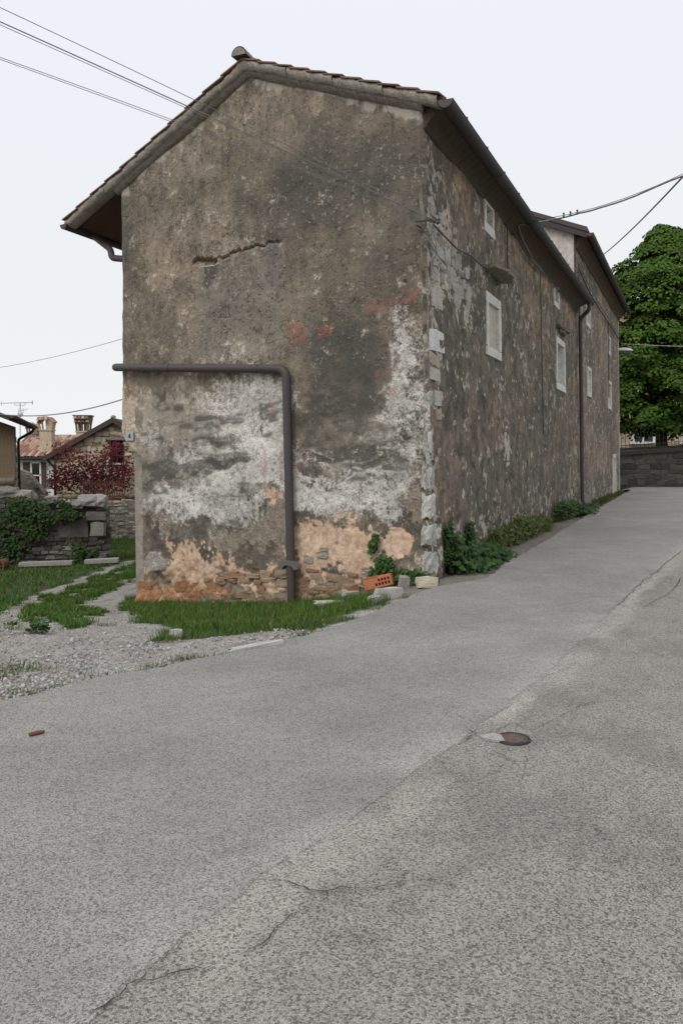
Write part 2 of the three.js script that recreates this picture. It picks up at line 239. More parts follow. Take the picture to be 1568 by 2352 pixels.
function paintFront(u, v, o) {
  const w1 = N(u, v, .45) - .5, w2 = N(u + 7.3, v + 2.1, .45) - .5, w3 = N(u, v, .1, 1) - .5, w4 = N(u + 3, v, .1, 2) - .5;
  const uu = u + .34 * w1 + .16 * w3, vv = v + .22 * w2 + .12 * w4;
  const big = N(u, v, 1.3, 1), med = N(u, v, .22, 2), small = N(u, v, .06, 1), fine = N(u, v, .02), str = N(u * 3.2, v * .55, .16, 2);
  // render coat
  const k = .82 + .4 * (med - .5) + .32 * (small - .5) + .35 * (fine - .5) + .2 * (str - .5) + .25 * (N(u, v, .6, 0) - .5);
  const warm = clamp(.75 * sst(.25, .8, .6 * big + .4 * N(u, v, .5, 1)) + fTan(uu, vv) * .7);
  o[0] = mix(.15, .32, warm) * k; o[1] = mix(.13, .257, warm) * k; o[2] = mix(.102, .185, warm) * k;
  const mm = sst(.3, .9, fMid(uu, vv) + .4 * (med - .5) + .3 * (small - .5)) * sst(3.3, 2.9, v - .8 * sst(2.4, 1.6, u)); lerp3(o, [.37 * k, .335 * k, .275 * k], mm * .85);
  let h = .35 * med + .3 * small + .2 * fine;
  // cement-patched panel with a straight right edge
  const panel = sst(2.55, 2.57, u) * sst(4.55, 4.2, uu) * sst(3.15, 3.3, v) * sst(5.0, 4.9, vv);
  if (panel > .01) lerp3(o, [.235 * (k * .6 + .4), .222 * (k * .6 + .4), .198 * (k * .6 + .4)], panel * .4);
  // black lichen and soot growth, also dark patches by the pipes: the spot fields say how much of the surface is covered, the noise says where
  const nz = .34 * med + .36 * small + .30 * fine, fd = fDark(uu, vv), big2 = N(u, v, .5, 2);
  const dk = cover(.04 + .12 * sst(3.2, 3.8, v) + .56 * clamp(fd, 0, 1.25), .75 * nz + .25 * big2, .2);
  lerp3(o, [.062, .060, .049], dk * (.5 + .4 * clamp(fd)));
  // pits and lichen dots
  const dots = .6 * N(u, v, .03, 2) + .4 * N(u, v * .85, .09, 1); const dm = sst(.63, .74, dots) * sst(2.6, 3.4, v) * (.3 + .7 * big2); lerp3(o, [.06, .056, .047], dm * .8); h -= dm * .25;
  const sp = N(u + 5, v, .05, 0); const wm = sst(.9, .94, sp) * sst(2.8, 3.6, v); lerp3(o, [.42, .39, .34], wm * .4); h += wm * .1;
  // remains of white limewash, crazed into small scales
  const wf = fWhite(uu, vv) - .55 * fBrown(uu, vv) - .75 * fOrange(uu, vv);
  let wmask = cover(.92 * clamp(wf, -1, 1.02) - 1.15 * Math.max(0, fd - .08) + .22 * (big - .5), .8 * nz + .2 * str - .12 * dk, .23);
  if (wmask > .01) { const ce = cellEdge(u + .03 * w3, v + .03 * w4, .05); wmask *= mix(.6, 1, sst(.0, .14, ce + .2 * (wf - .8))); const c = .49 + .3 * (big2 - .5) + .3 * (fine - .5) + .25 * (small - .5) + .12 * (big - .5); lerp3(o, [c, c * .955, c * .875], wmask * .85); h += wmask * .18; }
  const bd = fBand(u, v); if (bd > .05) { const bn = N(u * .34 + .25 * w1, v + .06 * u + .1 * w2, .13, 1), bm2 = cover(.62 * bd, .62 * bn + .38 * nz, .13); lerp3(o, [.07, .067, .054], bm2 * .82); h -= bm2 * .1; }
  // later brown mortar, then bare pink undercoat, then earth-red base
  const bm = sst(.42, .58, fBrown(uu, vv) + .4 * (small - .5) + .35 * (med - .5)); if (bm > 0) { const c = .82 + .5 * (fine - .5) + .35 * (small - .5); lerp3(o, [.285 * c, .235 * c, .185 * c], bm * .93); h = mix(h, .42 + .25 * fine, bm); }
  const of = fOrange(u + .14 * w1 + .05 * w3, v + .1 * w2 + .05 * w4); const om = of < .14 ? 0 : cover(of * 1.05 - .1, .5 * med + .3 * small + .2 * big2, .09); if (om > 0) { const c = .85 + .4 * (small - .5) + .3 * (fine - .5), q = N(u, v, .3, 1); lerp3(o, [mix(.64, .74, q) * c, mix(.42, .54, q) * c, mix(.27, .40, q) * c], om * .92); h = mix(h, .2 + .25 * small, om); }
  const low = sst(.0, -.3, vv + .25 * (big - .5)); if (low > 0) { const c = .8 + .6 * (small - .5) + .4 * (med - .5); lerp3(o, [.36 * c, .265 * c, .175 * c], low * .6 * (1 - om * .5)); }
  const rm = sst(.4, .65, fRust(uu, vv) + .5 * (med - .5) + .3 * (small - .5)); if (rm > 0) { const c = .8 + .6 * (small - .5) + .3 * (fine - .5); lerp3(o, [.40 * c, .185 * c, .085 * c], rm * .85); }
  const cem = sst(.45, .6, Math.exp(-(((u - 5.52) / .36) ** 2 + ((v + .13) / .22) ** 2)) + .3 * (med - .5) + .2 * (small - .5)); if (cem > 0) { const c = .85 + .6 * (fine - .5) + .3 * (small - .5); lerp3(o, [.36 * c, .335 * c, .295 * c], cem * .9); }
  const ed = cover(.95 * sst(5.86, 6.08, u + .12 * w1) * sst(3.3, 2.7, v + .4 * w2) * sst(-.9, -.5, v + .2 * w2), .5 * med + .3 * small + .2 * fine, .16); if (ed > 0) { const c = .85 + .4 * (small - .5) + .3 * (fine - .5); lerp3(o, [.56 * c, .47 * c, .365 * c], ed * .75); } // beige plaster of the left edge, painted lighter as its lit face
  // faded red lettering
  for (const [a, b, c, d, s] of RED) if (u > a - .05 && u < b + .05 && v > c - .05 && v < d + .05) { const e = sst(a - .03, a + .03, u + .05 * w3) * sst(b + .03, b - .03, u + .05 * w4) * sst(c - .03, c + .03, v + .05 * w4) * sst(d + .03, d - .03, v + .05 * w3); lerp3(o, [.30 * (.5 + fine), .11, .08], e * s * .8 * sst(.3, .62, med * .4 + small * .4 + fine * .2)); }
  // bright chalky strip under the verge
  const tv = gableTop(u) - v; const vm = .7 * sst(.2, .1, tv + .16 * w1 + .1 * w3) * sst(.36, .56, N(u, v, .3, 1) * .5 + med * .5 + .12 * (u < 3.2)); lerp3(o, [.55, .50, .44], vm * .8);
  const ck = crackAt(u, v); if (ck) lerp3(o, [.17, .095, .06], .85);
  const lip = sst(.012, .0, Math.abs(v - 4.86 - .02 * (small - .5))) * sst(3.86, 3.92, u) * sst(4.42, 4.36, u); lerp3(o, [.6, .58, .54], lip * .8);
  // hairline cracks
  const cr = cellEdge(u + .25 * w1 + .06 * w3, v + .2 * w2 + .06 * w4, .95); if (cr < .01 && big > .5 && v > 3.2) { lerp3(o, [.06, .055, .05], .6); h -= .2; }
  return h;
}
const frontMapW = 1400, frontMapH = 1894;
const frontHgt = new Float32Array(frontMapW * frontMapH);
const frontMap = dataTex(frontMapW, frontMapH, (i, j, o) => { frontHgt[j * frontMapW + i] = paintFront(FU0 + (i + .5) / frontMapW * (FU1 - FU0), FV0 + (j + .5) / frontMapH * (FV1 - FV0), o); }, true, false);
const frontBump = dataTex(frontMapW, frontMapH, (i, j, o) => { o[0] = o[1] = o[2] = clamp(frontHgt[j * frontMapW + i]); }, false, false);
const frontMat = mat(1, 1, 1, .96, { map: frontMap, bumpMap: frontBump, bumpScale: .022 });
console.log('front painted');

// ------------------------------------------------------------------ street wall paint (t along the wall, v up)
const T1 = 15.25, T2 = 29.65, E1 = 6.5, E2 = 8.55;
const sBare = field([[1.2, 4.5, .9, .5, 1.0], [.5, 4.3, .4, .6, .8], [.4, 5.2, .35, .7, .7], [2.2, 4.3, .6, .4, .6], [.4, 2.6, .35, .3, .6], [.1, 1.2, .14, 1.0, .9], [5.1, 1.95, .3, .35, 1.0], [2.0, 2.75, .2, .3, .8], [1.2, 5.3, .6, .3, .6], [6.8, 4.0, .25, .4, .7], [7.5, 4.7, .3, .3, .6], [13.6, .9, .7, .5, .8], [9.5, .6, 1.2, .3, .7], [6.0, .5, 1.4, .25, .7], [3.0, .5, 1.4, .25, .6], [.4, .4, .3, .4, .8], [14.8, 1.6, .4, .7, .7], [12.9, 2.2, .15, .4, .6], [2.9, 1.6, .15, .3, .5], [3.2, 4.9, .4, .4, .4]], -.5, 16, -.6, 7);
const sWarm = field([[6.5, 6.1, 2.2, .4, .9], [10, 6.0, 2.5, .35, .9], [1.8, 6.0, .7, .5, .9], [13.5, 5.9, 1.6, .4, .8], [4.6, 5.6, .5, .6, .5], [8, 5.2, 1.0, .5, .6], [9, 4.4, .8, .6, .5], [12.5, 5.2, 1.0, .4, .6], [4.3, 2.6, .6, .3, .5], [14.5, 3.6, .5, 1.5, .5], [7.6, 3.2, .5, .5, .3]], -.5, 16, -.6, 7);
const sDark = field([[3, 3, 2, .8, .4], [8, 2.8, 2.5, .8, .4], [12, 2, 2, .9, .4], [2.2, 1.2, 1.5, .6, .4], [7, 1.3, 2, .5, .35], [4.2, 4.9, .35, .15, .6], [3.0, 5.2, .2, .8, .4]], -.5, 16, -.6, 7);
const QUOIN = [[.08, 2.5, .1, .13], [.42, 2.5, .14, .14], [.04, 1.86, .07, .28], [.1, 1.42, .13, .17], [.12, 1.0, .17, .17], [.14, .62, .22, .15], [.12, .22, .2, .17], [.4, .62, .16, .08]];
function paintSide(t, v, o) {
  const w1 = N(t, v, .5, 1) - .5, w2 = N(t + 4, v + 9, .5, 2) - .5, tt = t + .35 * w1, vv = v + .35 * w2;
  const big = N(t, v, 1.2, 2), med = N(t, v, .2, 1), small = N(t, v, .06, 0), fine = N(t, v, .025, 2), str = N(t * 1.6, v * .6, .2, 1);
  const k = .8 + .5 * (med - .5) + .45 * (small - .5) + .4 * (fine - .5) + .2 * (str - .5);
  const warm = clamp(.4 * sst(.4, .8, big) + .35 * (str - .5) + .35 * (med - .5) + sWarm(tt, vv) * .9);
  o[0] = mix(.135, .25, warm) * k; o[1] = mix(.117, .188, warm) * k; o[2] = mix(.092, .127, warm) * k;
  let h = .4 * med + .25 * small + .15 * fine; const ws = cover(.62 * sWarm(tt, vv) - .12, .4 * str + .4 * med + .2 * small, .22); lerp3(o, [.37 * k, .235 * k, .14 * k], ws * .6);
  const dk = sst(.35, .75, sDark(tt, vv) + .5 * (med - .5) + .4 * (str - .5) + .25 * (small - .5)); lerp3(o, [.115, .104, .088], dk * .55);
  const ch = N(t, v, .16, 0) * .6 + N(t + 2, v, .07, 1) * .4; // flaked spots of render
  const b = sBare(tt, vv); const fm = sst(.69, .79, ch + b * .3 + .04 * (fine - .5)); const c = .40 + .14 * sst(.4, .9, b) + .24 * (small - .5) + .3 * (fine - .5), y = N(t, v, .5, 0);
  lerp3(o, [c * mix(1, 1.12, y), c * mix(.95, .91, y), c * mix(.86, .70, y)], fm * .75); h -= fm * .22;
  const qp = QUOIN.reduce((m, [qt, qv, qw, qh]) => Math.max(m, Math.exp(-Math.pow(((t - qt) / qw) ** 2 + ((v - qv) / qh) ** 2, 2))), 0); const qm = t < 1 ? sst(.35, .6, qp + .55 * (med - .5) + .4 * (small - .5)) : 0; if (qm) { const g2 = .52 + .3 * (fine - .5) + .25 * (small - .5); lerp3(o, [g2, g2 * .965, g2 * .91], qm * .9); h += qm * .25; }
  const cs = sst(.16, .02, t + .1 * w1) * sst(.4, .6, med * .5 + big * .5); lerp3(o, [.25, .23, .2], cs * .6);
  return h;
}
const sW = 2048, sH = 940, sHg = new Float32Array(sW * sH);
const SV0 = -.6, SV1 = 6.6, ST0 = -.1, ST1 = 15.4;
const sideMap = dataTex(sW, sH, (i, j, o) => { sHg[j * sW + i] = paintSide(ST0 + (i + .5) / sW * (ST1 - ST0), SV0 + (j + .5) / sH * (SV1 - SV0), o); }, true, false);
const sideBump = dataTex(sW, sH, (i, j, o) => { o[0] = o[1] = o[2] = clamp(sHg[j * sW + i]); }, false, false);
const sideMat = mat(1, 1, 1, .96, { map: sideMap, bumpMap: sideBump, bumpScale: .025 });
// farther house: tan render with long brown rain streaks and a grimy foot
const sFoot = field([[17, .8, 2, .7, .9], [21, .7, 3, .5, .9], [25.5, .8, 2, .6, .9], [19, 3.3, 1.5, .9, .6], [23, 4.2, 2, 1, .6], [21, 2.6, 2, .7, .5], [27.5, 3, 1, 1, .4]], 15, 30, -.6, 9, .08);
function paintFar(t, v, o) {
  const w1 = N(t, v, .6, 1) - .5, med = N(t, v, .25, 2), small = N(t, v, .08, 0), str = N(t * 2.2, v * .32, .25, 2), str2 = N(t * 3, v * .3, .12, 0), big = N(t, v, 1.6, 0);
  const k = .85 + .4 * (med - .5) + .4 * (small - .5) + .5 * (str2 - .5);
  const warm = clamp(.35 + .8 * (big - .5) + 1.2 * (str - .5));
  o[0] = mix(.14, .36, warm) * k; o[1] = mix(.118, .26, warm) * k; o[2] = mix(.095, .18, warm) * k;
  const dk = sst(.4, .85, sFoot(t + w1, v + w1) + .8 * (str - .5) + .4 * (med - .5)); lerp3(o, [.09, .08, .07], dk * .7);
  const ch = sst(.7, .76, N(t, v, .14, 1) * .7 + small * .3 + .12 * sst(1, .3, v)); lerp3(o, [.46, .42, .36], ch * .7);
  return .4 * med + .3 * small - .2 * ch;
}
const qW = 1024, qH = 660, qHg = new Float32Array(qW * qH);
const farMap = dataTex(qW, qH, (i, j, o) => { qHg[j * qW + i] = paintFar(15.2 + (i + .5) / qW * 14.6, -.6 + (j + .5) / qH * 9.3, o); }, true, false);
const farBump = dataTex(qW, qH, (i, j, o) => { o[0] = o[1] = o[2] = clamp(qHg[j * qW + i]); }, false, false);
const farMat = mat(1, 1, 1, .96, { map: farMap, bumpMap: farBump, bumpScale: .02 });
M.ochre = mat(1, 1, 1, .96, { map: dataTex(256, 256, (i, j, o) => { const x = i / 32, y = j / 32, s = NR(x * 3, y * .5, 1, 1), m = NR(x, y, 1, 2), q = NR(x * 4, y * 4, 1); const k = .8 + .5 * (s - .5) + .4 * (m - .5) + .3 * (q - .5); o[0] = .50 * k; o[1] = .35 * k; o[2] = .215 * k; }), bumpMap: grainBump, bumpScale: .01 });
console.log('side painted');

// ------------------------------------------------------------------ ground, road
const poly = pts => pts.map(q => { const p = onGround(...q); return [p.x, p.z]; });
function inside(P, x, z) { let c = false; for (let i = 0, j = P.length - 1; i < P.length; j = i++) if ((P[i][1] > z) !== (P[j][1] > z) && x < (P[j][0] - P[i][0]) * (z - P[i][1]) / (P[j][1] - P[i][1]) + P[i][0]) c = !c; return c; }
const lawnFront = poly([[285, 1372], [340, 1372], [500, 1372], [690, 1375], [790, 1368], [880, 1358], [905, 1386], [860, 1400], [790, 1418], [700, 1448], [600, 1452], [470, 1462], [350, 1464], [410, 1440], [340, 1424], [285, 1400]]);
const lawnLeft = poly([[-60, 1305], [100, 1292], [240, 1282], [250, 1233], [340, 1230], [340, 1262], [295, 1283], [230, 1310], [150, 1340], [60, 1372], [20, 1396], [-60, 1430]]);
const lawnMid = poly([[345, 1285], [300, 1298], [240, 1318], [180, 1345], [105, 1370], [60, 1405], [35, 1432], [105, 1441], [200, 1438], [210, 1418], [230, 1395], [215, 1375], [260, 1352], [345, 1315]]);
const lawnFar = [[-16, -30], [-6, -31.5], [-5.5, -24.3], [-16, -23]];
function grassy(x, z) {
  const e = .35 * (N(x, z, .35, 1) - .5), f = .35 * (N(x + 5, z, .35, 2) - .5), X = x + e, Z = z + f * 1.6;
  if (inside(lawnFront, X, Z) || inside(lawnLeft, X, Z) || inside(lawnFar, X, Z)) return 1;
  if (inside(lawnMid, X, Z)) return N(x, z, .5) * .6 + N(x, z, .15, 1) * .4 > .44 ? 1 : 0;
  return 0;
}
function lines(a, b, step, lo, hi) { const L = []; for (let x = a; x <= b + 1e-6; x += step) L.push(x); let s = step; let x = a; while (x > lo) { s *= 1.35; x -= s; L.unshift(x); } x = b; s = step; while (x < hi) { s *= 1.35; x += s; L.push(x); } return L; }
{
  const X = lines(-13, 3, .1, -400, 400), Z = lines(-31, -4, .13, -500, 200);
  const pos = [], col = [], uv = [], idx = [];
  for (const z of Z) for (const x of X) {
    const near = Math.abs(x) < 60 && z > -80; let y = G(x, z) - .012; if (!near) y -= .02;
    const p = N(x, z, .9, 1), q = N(x, z, .25, 2), f = N(x, z, .1);
    y += .02 * (q - .5) * (near ? 1 : 0); pos.push(x, y, z); uv.push(x / 2, z / 2);
    const c = [.42, .39, .35]; // crushed limestone
    lerp3(c, [.26, .215, .17], sst(.45, .68, p * .6 + q * .4) * .8); // trodden earth
    lerp3(c, [.55, .53, .49], sst(.62, .75, f * .5 + q * .5) * .6);
    const gr = grassy(x, z); if (gr) lerp3(c, [.05, .075, .02], .95);
    const [a, b] = ab(x, z); if (a < .6 && b > -1.6 && a > -1.3 && b < 30) lerp3(c, [.24, .205, .165], .8);
    if (!near || x > 6 || z < -33) { c[0] = .06; c[1] = .085; c[2] = .025; }
    col.push(...c);
  }
  const w = X.length; for (let j = 0; j + 1 < Z.length; j++) for (let i = 0; i + 1 < w; i++) { const a = j * w + i; idx.push(a, a + w, a + 1, a + 1, a + w, a + w + 1); }
  const g = new THREE.BufferGeometry(); g.setAttribute('position', new THREE.Float32BufferAttribute(pos, 3)); g.setAttribute('uv', new THREE.Float32BufferAttribute(uv, 2)); g.setAttribute('color', new THREE.Float32BufferAttribute(col, 3)); g.setIndex(idx); g.computeVertexNormals();
  const gm = dataTex(1024, 1024, (i, j, o) => { const x = i / 128, y = j / 128; const a = NR(x, y, 1, 1), b = cellEdge(x + .1 * a, y, .125), c = NR(x * 8, y * 8, 1, 2), e = NR(x * 4, y * 4, 1), id = .5; const k = .5 + .55 * sst(.05, .35, b) * (.6 + .5 * e) + .5 * (c - .5) + .25 * (id - .5); o[0] = o[1] = o[2] = k; });
  const gb = dataTex(1024, 1024, (i, j, o) => { const x = i / 128, y = j / 128; const a = NR(x, y, 1, 1), b = cellEdge(x + .1 * a, y, .125), e = NR(x * 4, y * 4, 1), c = NR(x * 8, y * 8, 1, 2); o[0] = o[1] = o[2] = .6 * sst(0, .4, b) * e + .3 * c; }, false);
  struct('ground', g, mat(1, 1, 1, 1, { vertexColors: true, map: gm, bumpMap: gb, bumpScale: .03 }));
}
// curves
function resample(P, n) { const c = new THREE.CatmullRomCurve3(P.map(q => V(q[0], 0, q[1])), false, 'centripetal'); return c.getSpacedPoints(n); }
function loft(Lc, Rc, n, m, yOff, edgeDrop, vcol, ease = 1) { // sheet between two plan curves that lies on the ground
  const A = resample(Lc, n), B = resample(Rc, n), pos = [], uv = [], idx = [], col = [], w = m + 3;
  for (let i = 0; i <= n; i++) for (let k = -1; k <= m + 1; k++) {
    const t = clamp(k / m), q = m > 100 ? .22 * t + .78 * t * t * t : t * t * (3 - 2 * t) * .35 + t * .65; let x = mix(A[i].x, B[i].x, q), z = mix(A[i].z, B[i].z, q);
    if (k <= 0) { const e = .06 * (N(x, z, .18, 1) - .5) + .05 * (N(x, z, .06, 2) - .5); x += e; z += e; }
    if (k >= m) { const e = .10 * (N(x, z, .25, 2) - .5) + .05 * (N(x, z, .06) - .5); x += e; z -= e * .6; }
    let y = G(x, z) + yOff + .008 * (N(x, z, .9, 2) - .5); if (k < 0 || k > m) y -= edgeDrop;
    pos.push(x, y, z); uv.push(x / 3, z / 3); vcol(x, z, t, col);
  }
  for (let i = 0; i < n; i++) for (let k = 0; k + 1 < w; k++) { const a = i * w + k; idx.push(a, a + 1, a + w, a + 1, a + w + 1, a + w); }
  const g = new THREE.BufferGeometry(); g.setAttribute('position', new THREE.Float32BufferAttribute(pos, 3)); g.setAttribute('uv', new THREE.Float32BufferAttribute(uv, 2)); g.setAttribute('color', new THREE.Float32BufferAttribute(col, 3)); g.setIndex(idx); g.computeVertexNormals(); return g;
}
const edgeL = [[-16, 6], [-9, -.5], [-5, -3.9], ...poly([[-60, 1636], [0, 1620], [100, 1592], [200, 1568], [300, 1550], [400, 1530], [480, 1514], [550, 1500], [640, 1478], [730, 1456], [820, 1423], [900, 1390], [960, 1365], [1010, 1349], [1060, 1340], [1115, 1330], [1150, 1300], [1200, 1272], [1260, 1238], [1310, 1206], [1370, 1170], [1430, 1135]]), [14.4, -41.5], [14.6, -45]];
const seam = [[-3.2, 3], [-1.5, -1], ...poly([[200, 2352], [320, 2250], [540, 2060], [720, 1945], [960, 1772], [1080, 1685], [1240, 1560], [1360, 1452], [1440, 1370], [1568, 1262]]), [9.6, -21.6], [16.5, -36], [20, -45]];
const seamUnder = seam.map(([x, z]) => [x - .5, z - .12]);
const edgeR = [[10, 9], [14, -2], [15, -8], [16, -12], [18, -18], [21, -24], [26, -36], [34, -45]];
// aggregate: every chipping is a cell with its own tone, bitumen between; tiles every 3 m
const seamPts = resample(seam, 700);
function seamDist(x, z) { let m = 1e9, s = 1; for (let i = 0; i < seamPts.length; i += 4) { const d = (seamPts[i].x - x) ** 2 + (seamPts[i].z - z) ** 2; if (d < m) { m = d; s = i; } } let best = 1e9; for (let i = Math.max(0, s - 4); i <= Math.min(seamPts.length - 1, s + 4); i++) { const d = (seamPts[i].x - x) ** 2 + (seamPts[i].z - z) ** 2; if (d < best) best = d; } return Math.sqrt(best); }
function asphaltTex(seed, cells, gap, contrast) {
  const S2 = 2048, r = rng(seed), n = cells * cells, px = new Float32Array(n), py = new Float32Array(n), tone = new Float32Array(n), tint = new Float32Array(n), hg = new Float32Array(S2 * S2);
  for (let i = 0; i < n; i++) { px[i] = r(); py[i] = r(); tone[i] = clamp(1 + .62 * (r() + r() + r() - 1.5), .52, 1.6); tint[i] = r() - .5; }
  const q = cells / S2;
  const col = dataTex(S2, S2, (i, j, o) => {
    const X = i * q, Y = j * q, ix = Math.floor(X), iy = Math.floor(Y); let d1 = 9, d2 = 9, id = 0;
    for (let b = -1; b <= 1; b++) for (let a = -1; a <= 1; a++) { const k = ((iy + b + cells) % cells) * cells + (ix + a + cells) % cells, dx = ix + a + px[k] - X, dy = iy + b + py[k] - Y, d = dx * dx + dy * dy; if (d < d1) { d2 = d1; d1 = d; id = k; } else if (d < d2) d2 = d; }
    const e = sst(0, gap, Math.sqrt(d2) - Math.sqrt(d1)), x = i / S2 * 3, y = j / S2 * 3, c = NR(x, y, 3 / 8, seed % 3), m = N(x, y, 3 / 64, seed % 3);
    const k = (1 + contrast * (tone[id] - 1)) * mix(.55, 1, e) * (.95 + .12 * (c - .5) + .22 * (m - .5)); o[0] = k * (.86 + .05 * tint[id]); o[1] = k * .86; o[2] = k * (.86 - .05 * tint[id]); hg[j * S2 + i] = e * (.55 + .4 * tone[id]) * (.6 + .5 * m);
  });
  return [col, dataTex(S2, S2, (i, j, o) => { o[0] = o[1] = o[2] = clamp(hg[j * S2 + i] * .8); }, false)];
}
const [anM, anB] = asphaltTex(1, 520, .3, 1.2), [aoM, aoB] = asphaltTex(2, 430, .34, 1.35);
const asphaltNew = mat(.40, .382, .35, .95, { map: anM, bumpMap: anB, bumpScale: .0035, vertexColors: true });
const asphaltOld = mat(.44, .418, .378, .95, { map: aoM, bumpMap: aoB, bumpScale: .006, vertexColors: true });
const roadNew = struct('asphalt_road', loft(edgeL, seam, 420, 46, .019, .03, (x, z, t, c) => {
  const a = N(x, z, 1.5, 1), b = N(x, z, .5, 2), d = N(x, z, .15); let k = .92 + .16 * (a - .5) + .16 * (b - .5) + .1 * (d - .5); const w = sst(.34, .05, seamDist(x, z) + .25 * (b - .5) + .2 * (a - .5)); // scuffed, dusty strip along the joint
  const ed = sst(.05, .0, t + .04 * (b - .5)); k *= 1 + .24 * w * sst(.25, .6, a * .5 + b * .5) + .12 * ed; c.push(k, k * .995, k * .985);
}), asphaltNew);
struct('old_asphalt_lane', loft(seamUnder, edgeR, 420, 170, .013, .05, (x, z, t, c) => {
  const a = N(x, z, 1.2, 2), b = N(x, z, .35, 1), d = N(x, z, .12, 2); let k = .98 + .16 * (a - .5) + .14 * (b - .5) + .14 * (d - .5);
  const ds = seamDist(x, z), strip = sst(.30, .16, ds + .16 * (b - .5) + .1 * (a - .5)) * sst(.25, .45, N(x, z, .8, 0)); // smooth mortar-like strip where the trench was filled
  k *= 1 - (1 - strip) * .26 * sst(.54, .72, a * .35 + b * .35 + d * .3); k *= 1 + .2 * strip; c.push(k, k * .99, k * .965);
}), asphaltOld);
// open cracks in the asphalt: thin ragged grooves filled with dark grit
const crackMat = mat(.045, .042, .038, 1);
function groundCrack(pts, w0, w1, lift) {
  const c = new THREE.CatmullRomCurve3(pts.map(p => V(p[0], 0, p[1]))), n = Math.max(12, Math.round(c.getLength() / .018)), P = c.getSpacedPoints(n), pos = [], uv = [], idx = [];
  P.forEach((p, i) => { const t = P[Math.min(i + 1, n)].clone().sub(P[Math.max(0, i - 1)]).normalize(), s = V(-t.z, 0, t.x), e = .022 * (N(p.x * 3, p.z * 3, .12, 1) - .5) + .012 * (N(p.x, p.z, .02, 2) - .5); const w = mix(w0, w1, i / n) * (.35 + 1.3 * N(p.x, p.z, .05, 0)) * Math.min(1, i / 5, (n - i) / 5 + .05); for (const k of [-1, 1]) { const q = p.clone().addScaledVector(s, e + k * w / 2); pos.push(q.x, G(q.x, q.z) + .008 * (N(q.x, q.z, .9, 2) - .5) + lift, q.z); uv.push(k, i * .02); } if (i < n) idx.push(2 * i, 2 * i + 1, 2 * i + 2, 2 * i + 1, 2 * i + 3, 2 * i + 2); });
  const g = new THREE.BufferGeometry(); g.setAttribute('position', new THREE.Float32BufferAttribute(pos, 3)); g.setAttribute('uv', new THREE.Float32BufferAttribute(uv, 2)); g.setIndex(idx); g.computeVertexNormals(); obj('crack', g, crackMat, roadNew);
}
for (const [pts, w0, w1] of [
  [[[598, 2030], [640, 2034], [690, 2046], [735, 2060], [780, 2050], [815, 2048], [860, 2052], [905, 2038], [960, 2030]], .008, .004],
  [[[720, 2070], [690, 2105], [655, 2125], [620, 2165], [585, 2190], [545, 2210]], .003, .007], [[[505, 2228], [460, 2236], [420, 2244], [380, 2254], [335, 2264], [300, 2268]], .007, .004],
  [[[195, 2352], [225, 2335], [262, 2310], [300, 2275], [340, 2245], [390, 2200], [440, 2160]], .008, .002],
  [[[1060, 1680], [1085, 1688], [1092, 1692], [1080, 1700], [1062, 1715]], .006, .005], [[[1092, 1692], [1130, 1688], [1180, 1672], [1220, 1684], [1260, 1692], [1300, 1690]], .005, .004],
  [[[1120, 1738], [1150, 1742], [1175, 1755], [1205, 1758], [1210, 1740]], .004, .004], [[[1205, 1760], [1200, 1790], [1180, 1815]], .004, .003], [[[1220, 1685], [1300, 1645], [1360, 1620], [1440, 1618]], .003, .005], [[[1250, 1900], [1330, 1908], [1420, 1925]], .003, .002],
  [[[1365, 1446], [1420, 1440], [1470, 1436]], .005, .003], [[[1476, 1400], [1500, 1385], [1540, 1362], [1562, 1330]], .004, .01], [[[1240, 1562], [1290, 1545], [1320, 1530]], .004, .003], [[[1490, 1322], [1525, 1330]], .006, .004],
]) groundCrack(poly(pts), w0, w1, .0235);
{ // joint between the two surfacings: broken, gritty line
  const s = resample(seam, 900).filter(p => p.z < -1.8 && p.z > -40);
  for (let i = 0; i + 26 < s.length; i += 24) { const seg = s.slice(i, i + 27).map(p => { const e = .10 * (N(p.x, p.z, .25, 2) - .5) + .05 * (N(p.x, p.z, .06) - .5); return [p.x + e + .01, p.z - e * .6]; }); const r = N(i, 3, 30, 1); if (s[i].z < -5.5 ? r > .3 : r > .8) groundCrack(seg.filter((_, k) => k % 2 === 0), .006 + .006 * r, .006, .0235); }
}
console.log('road');

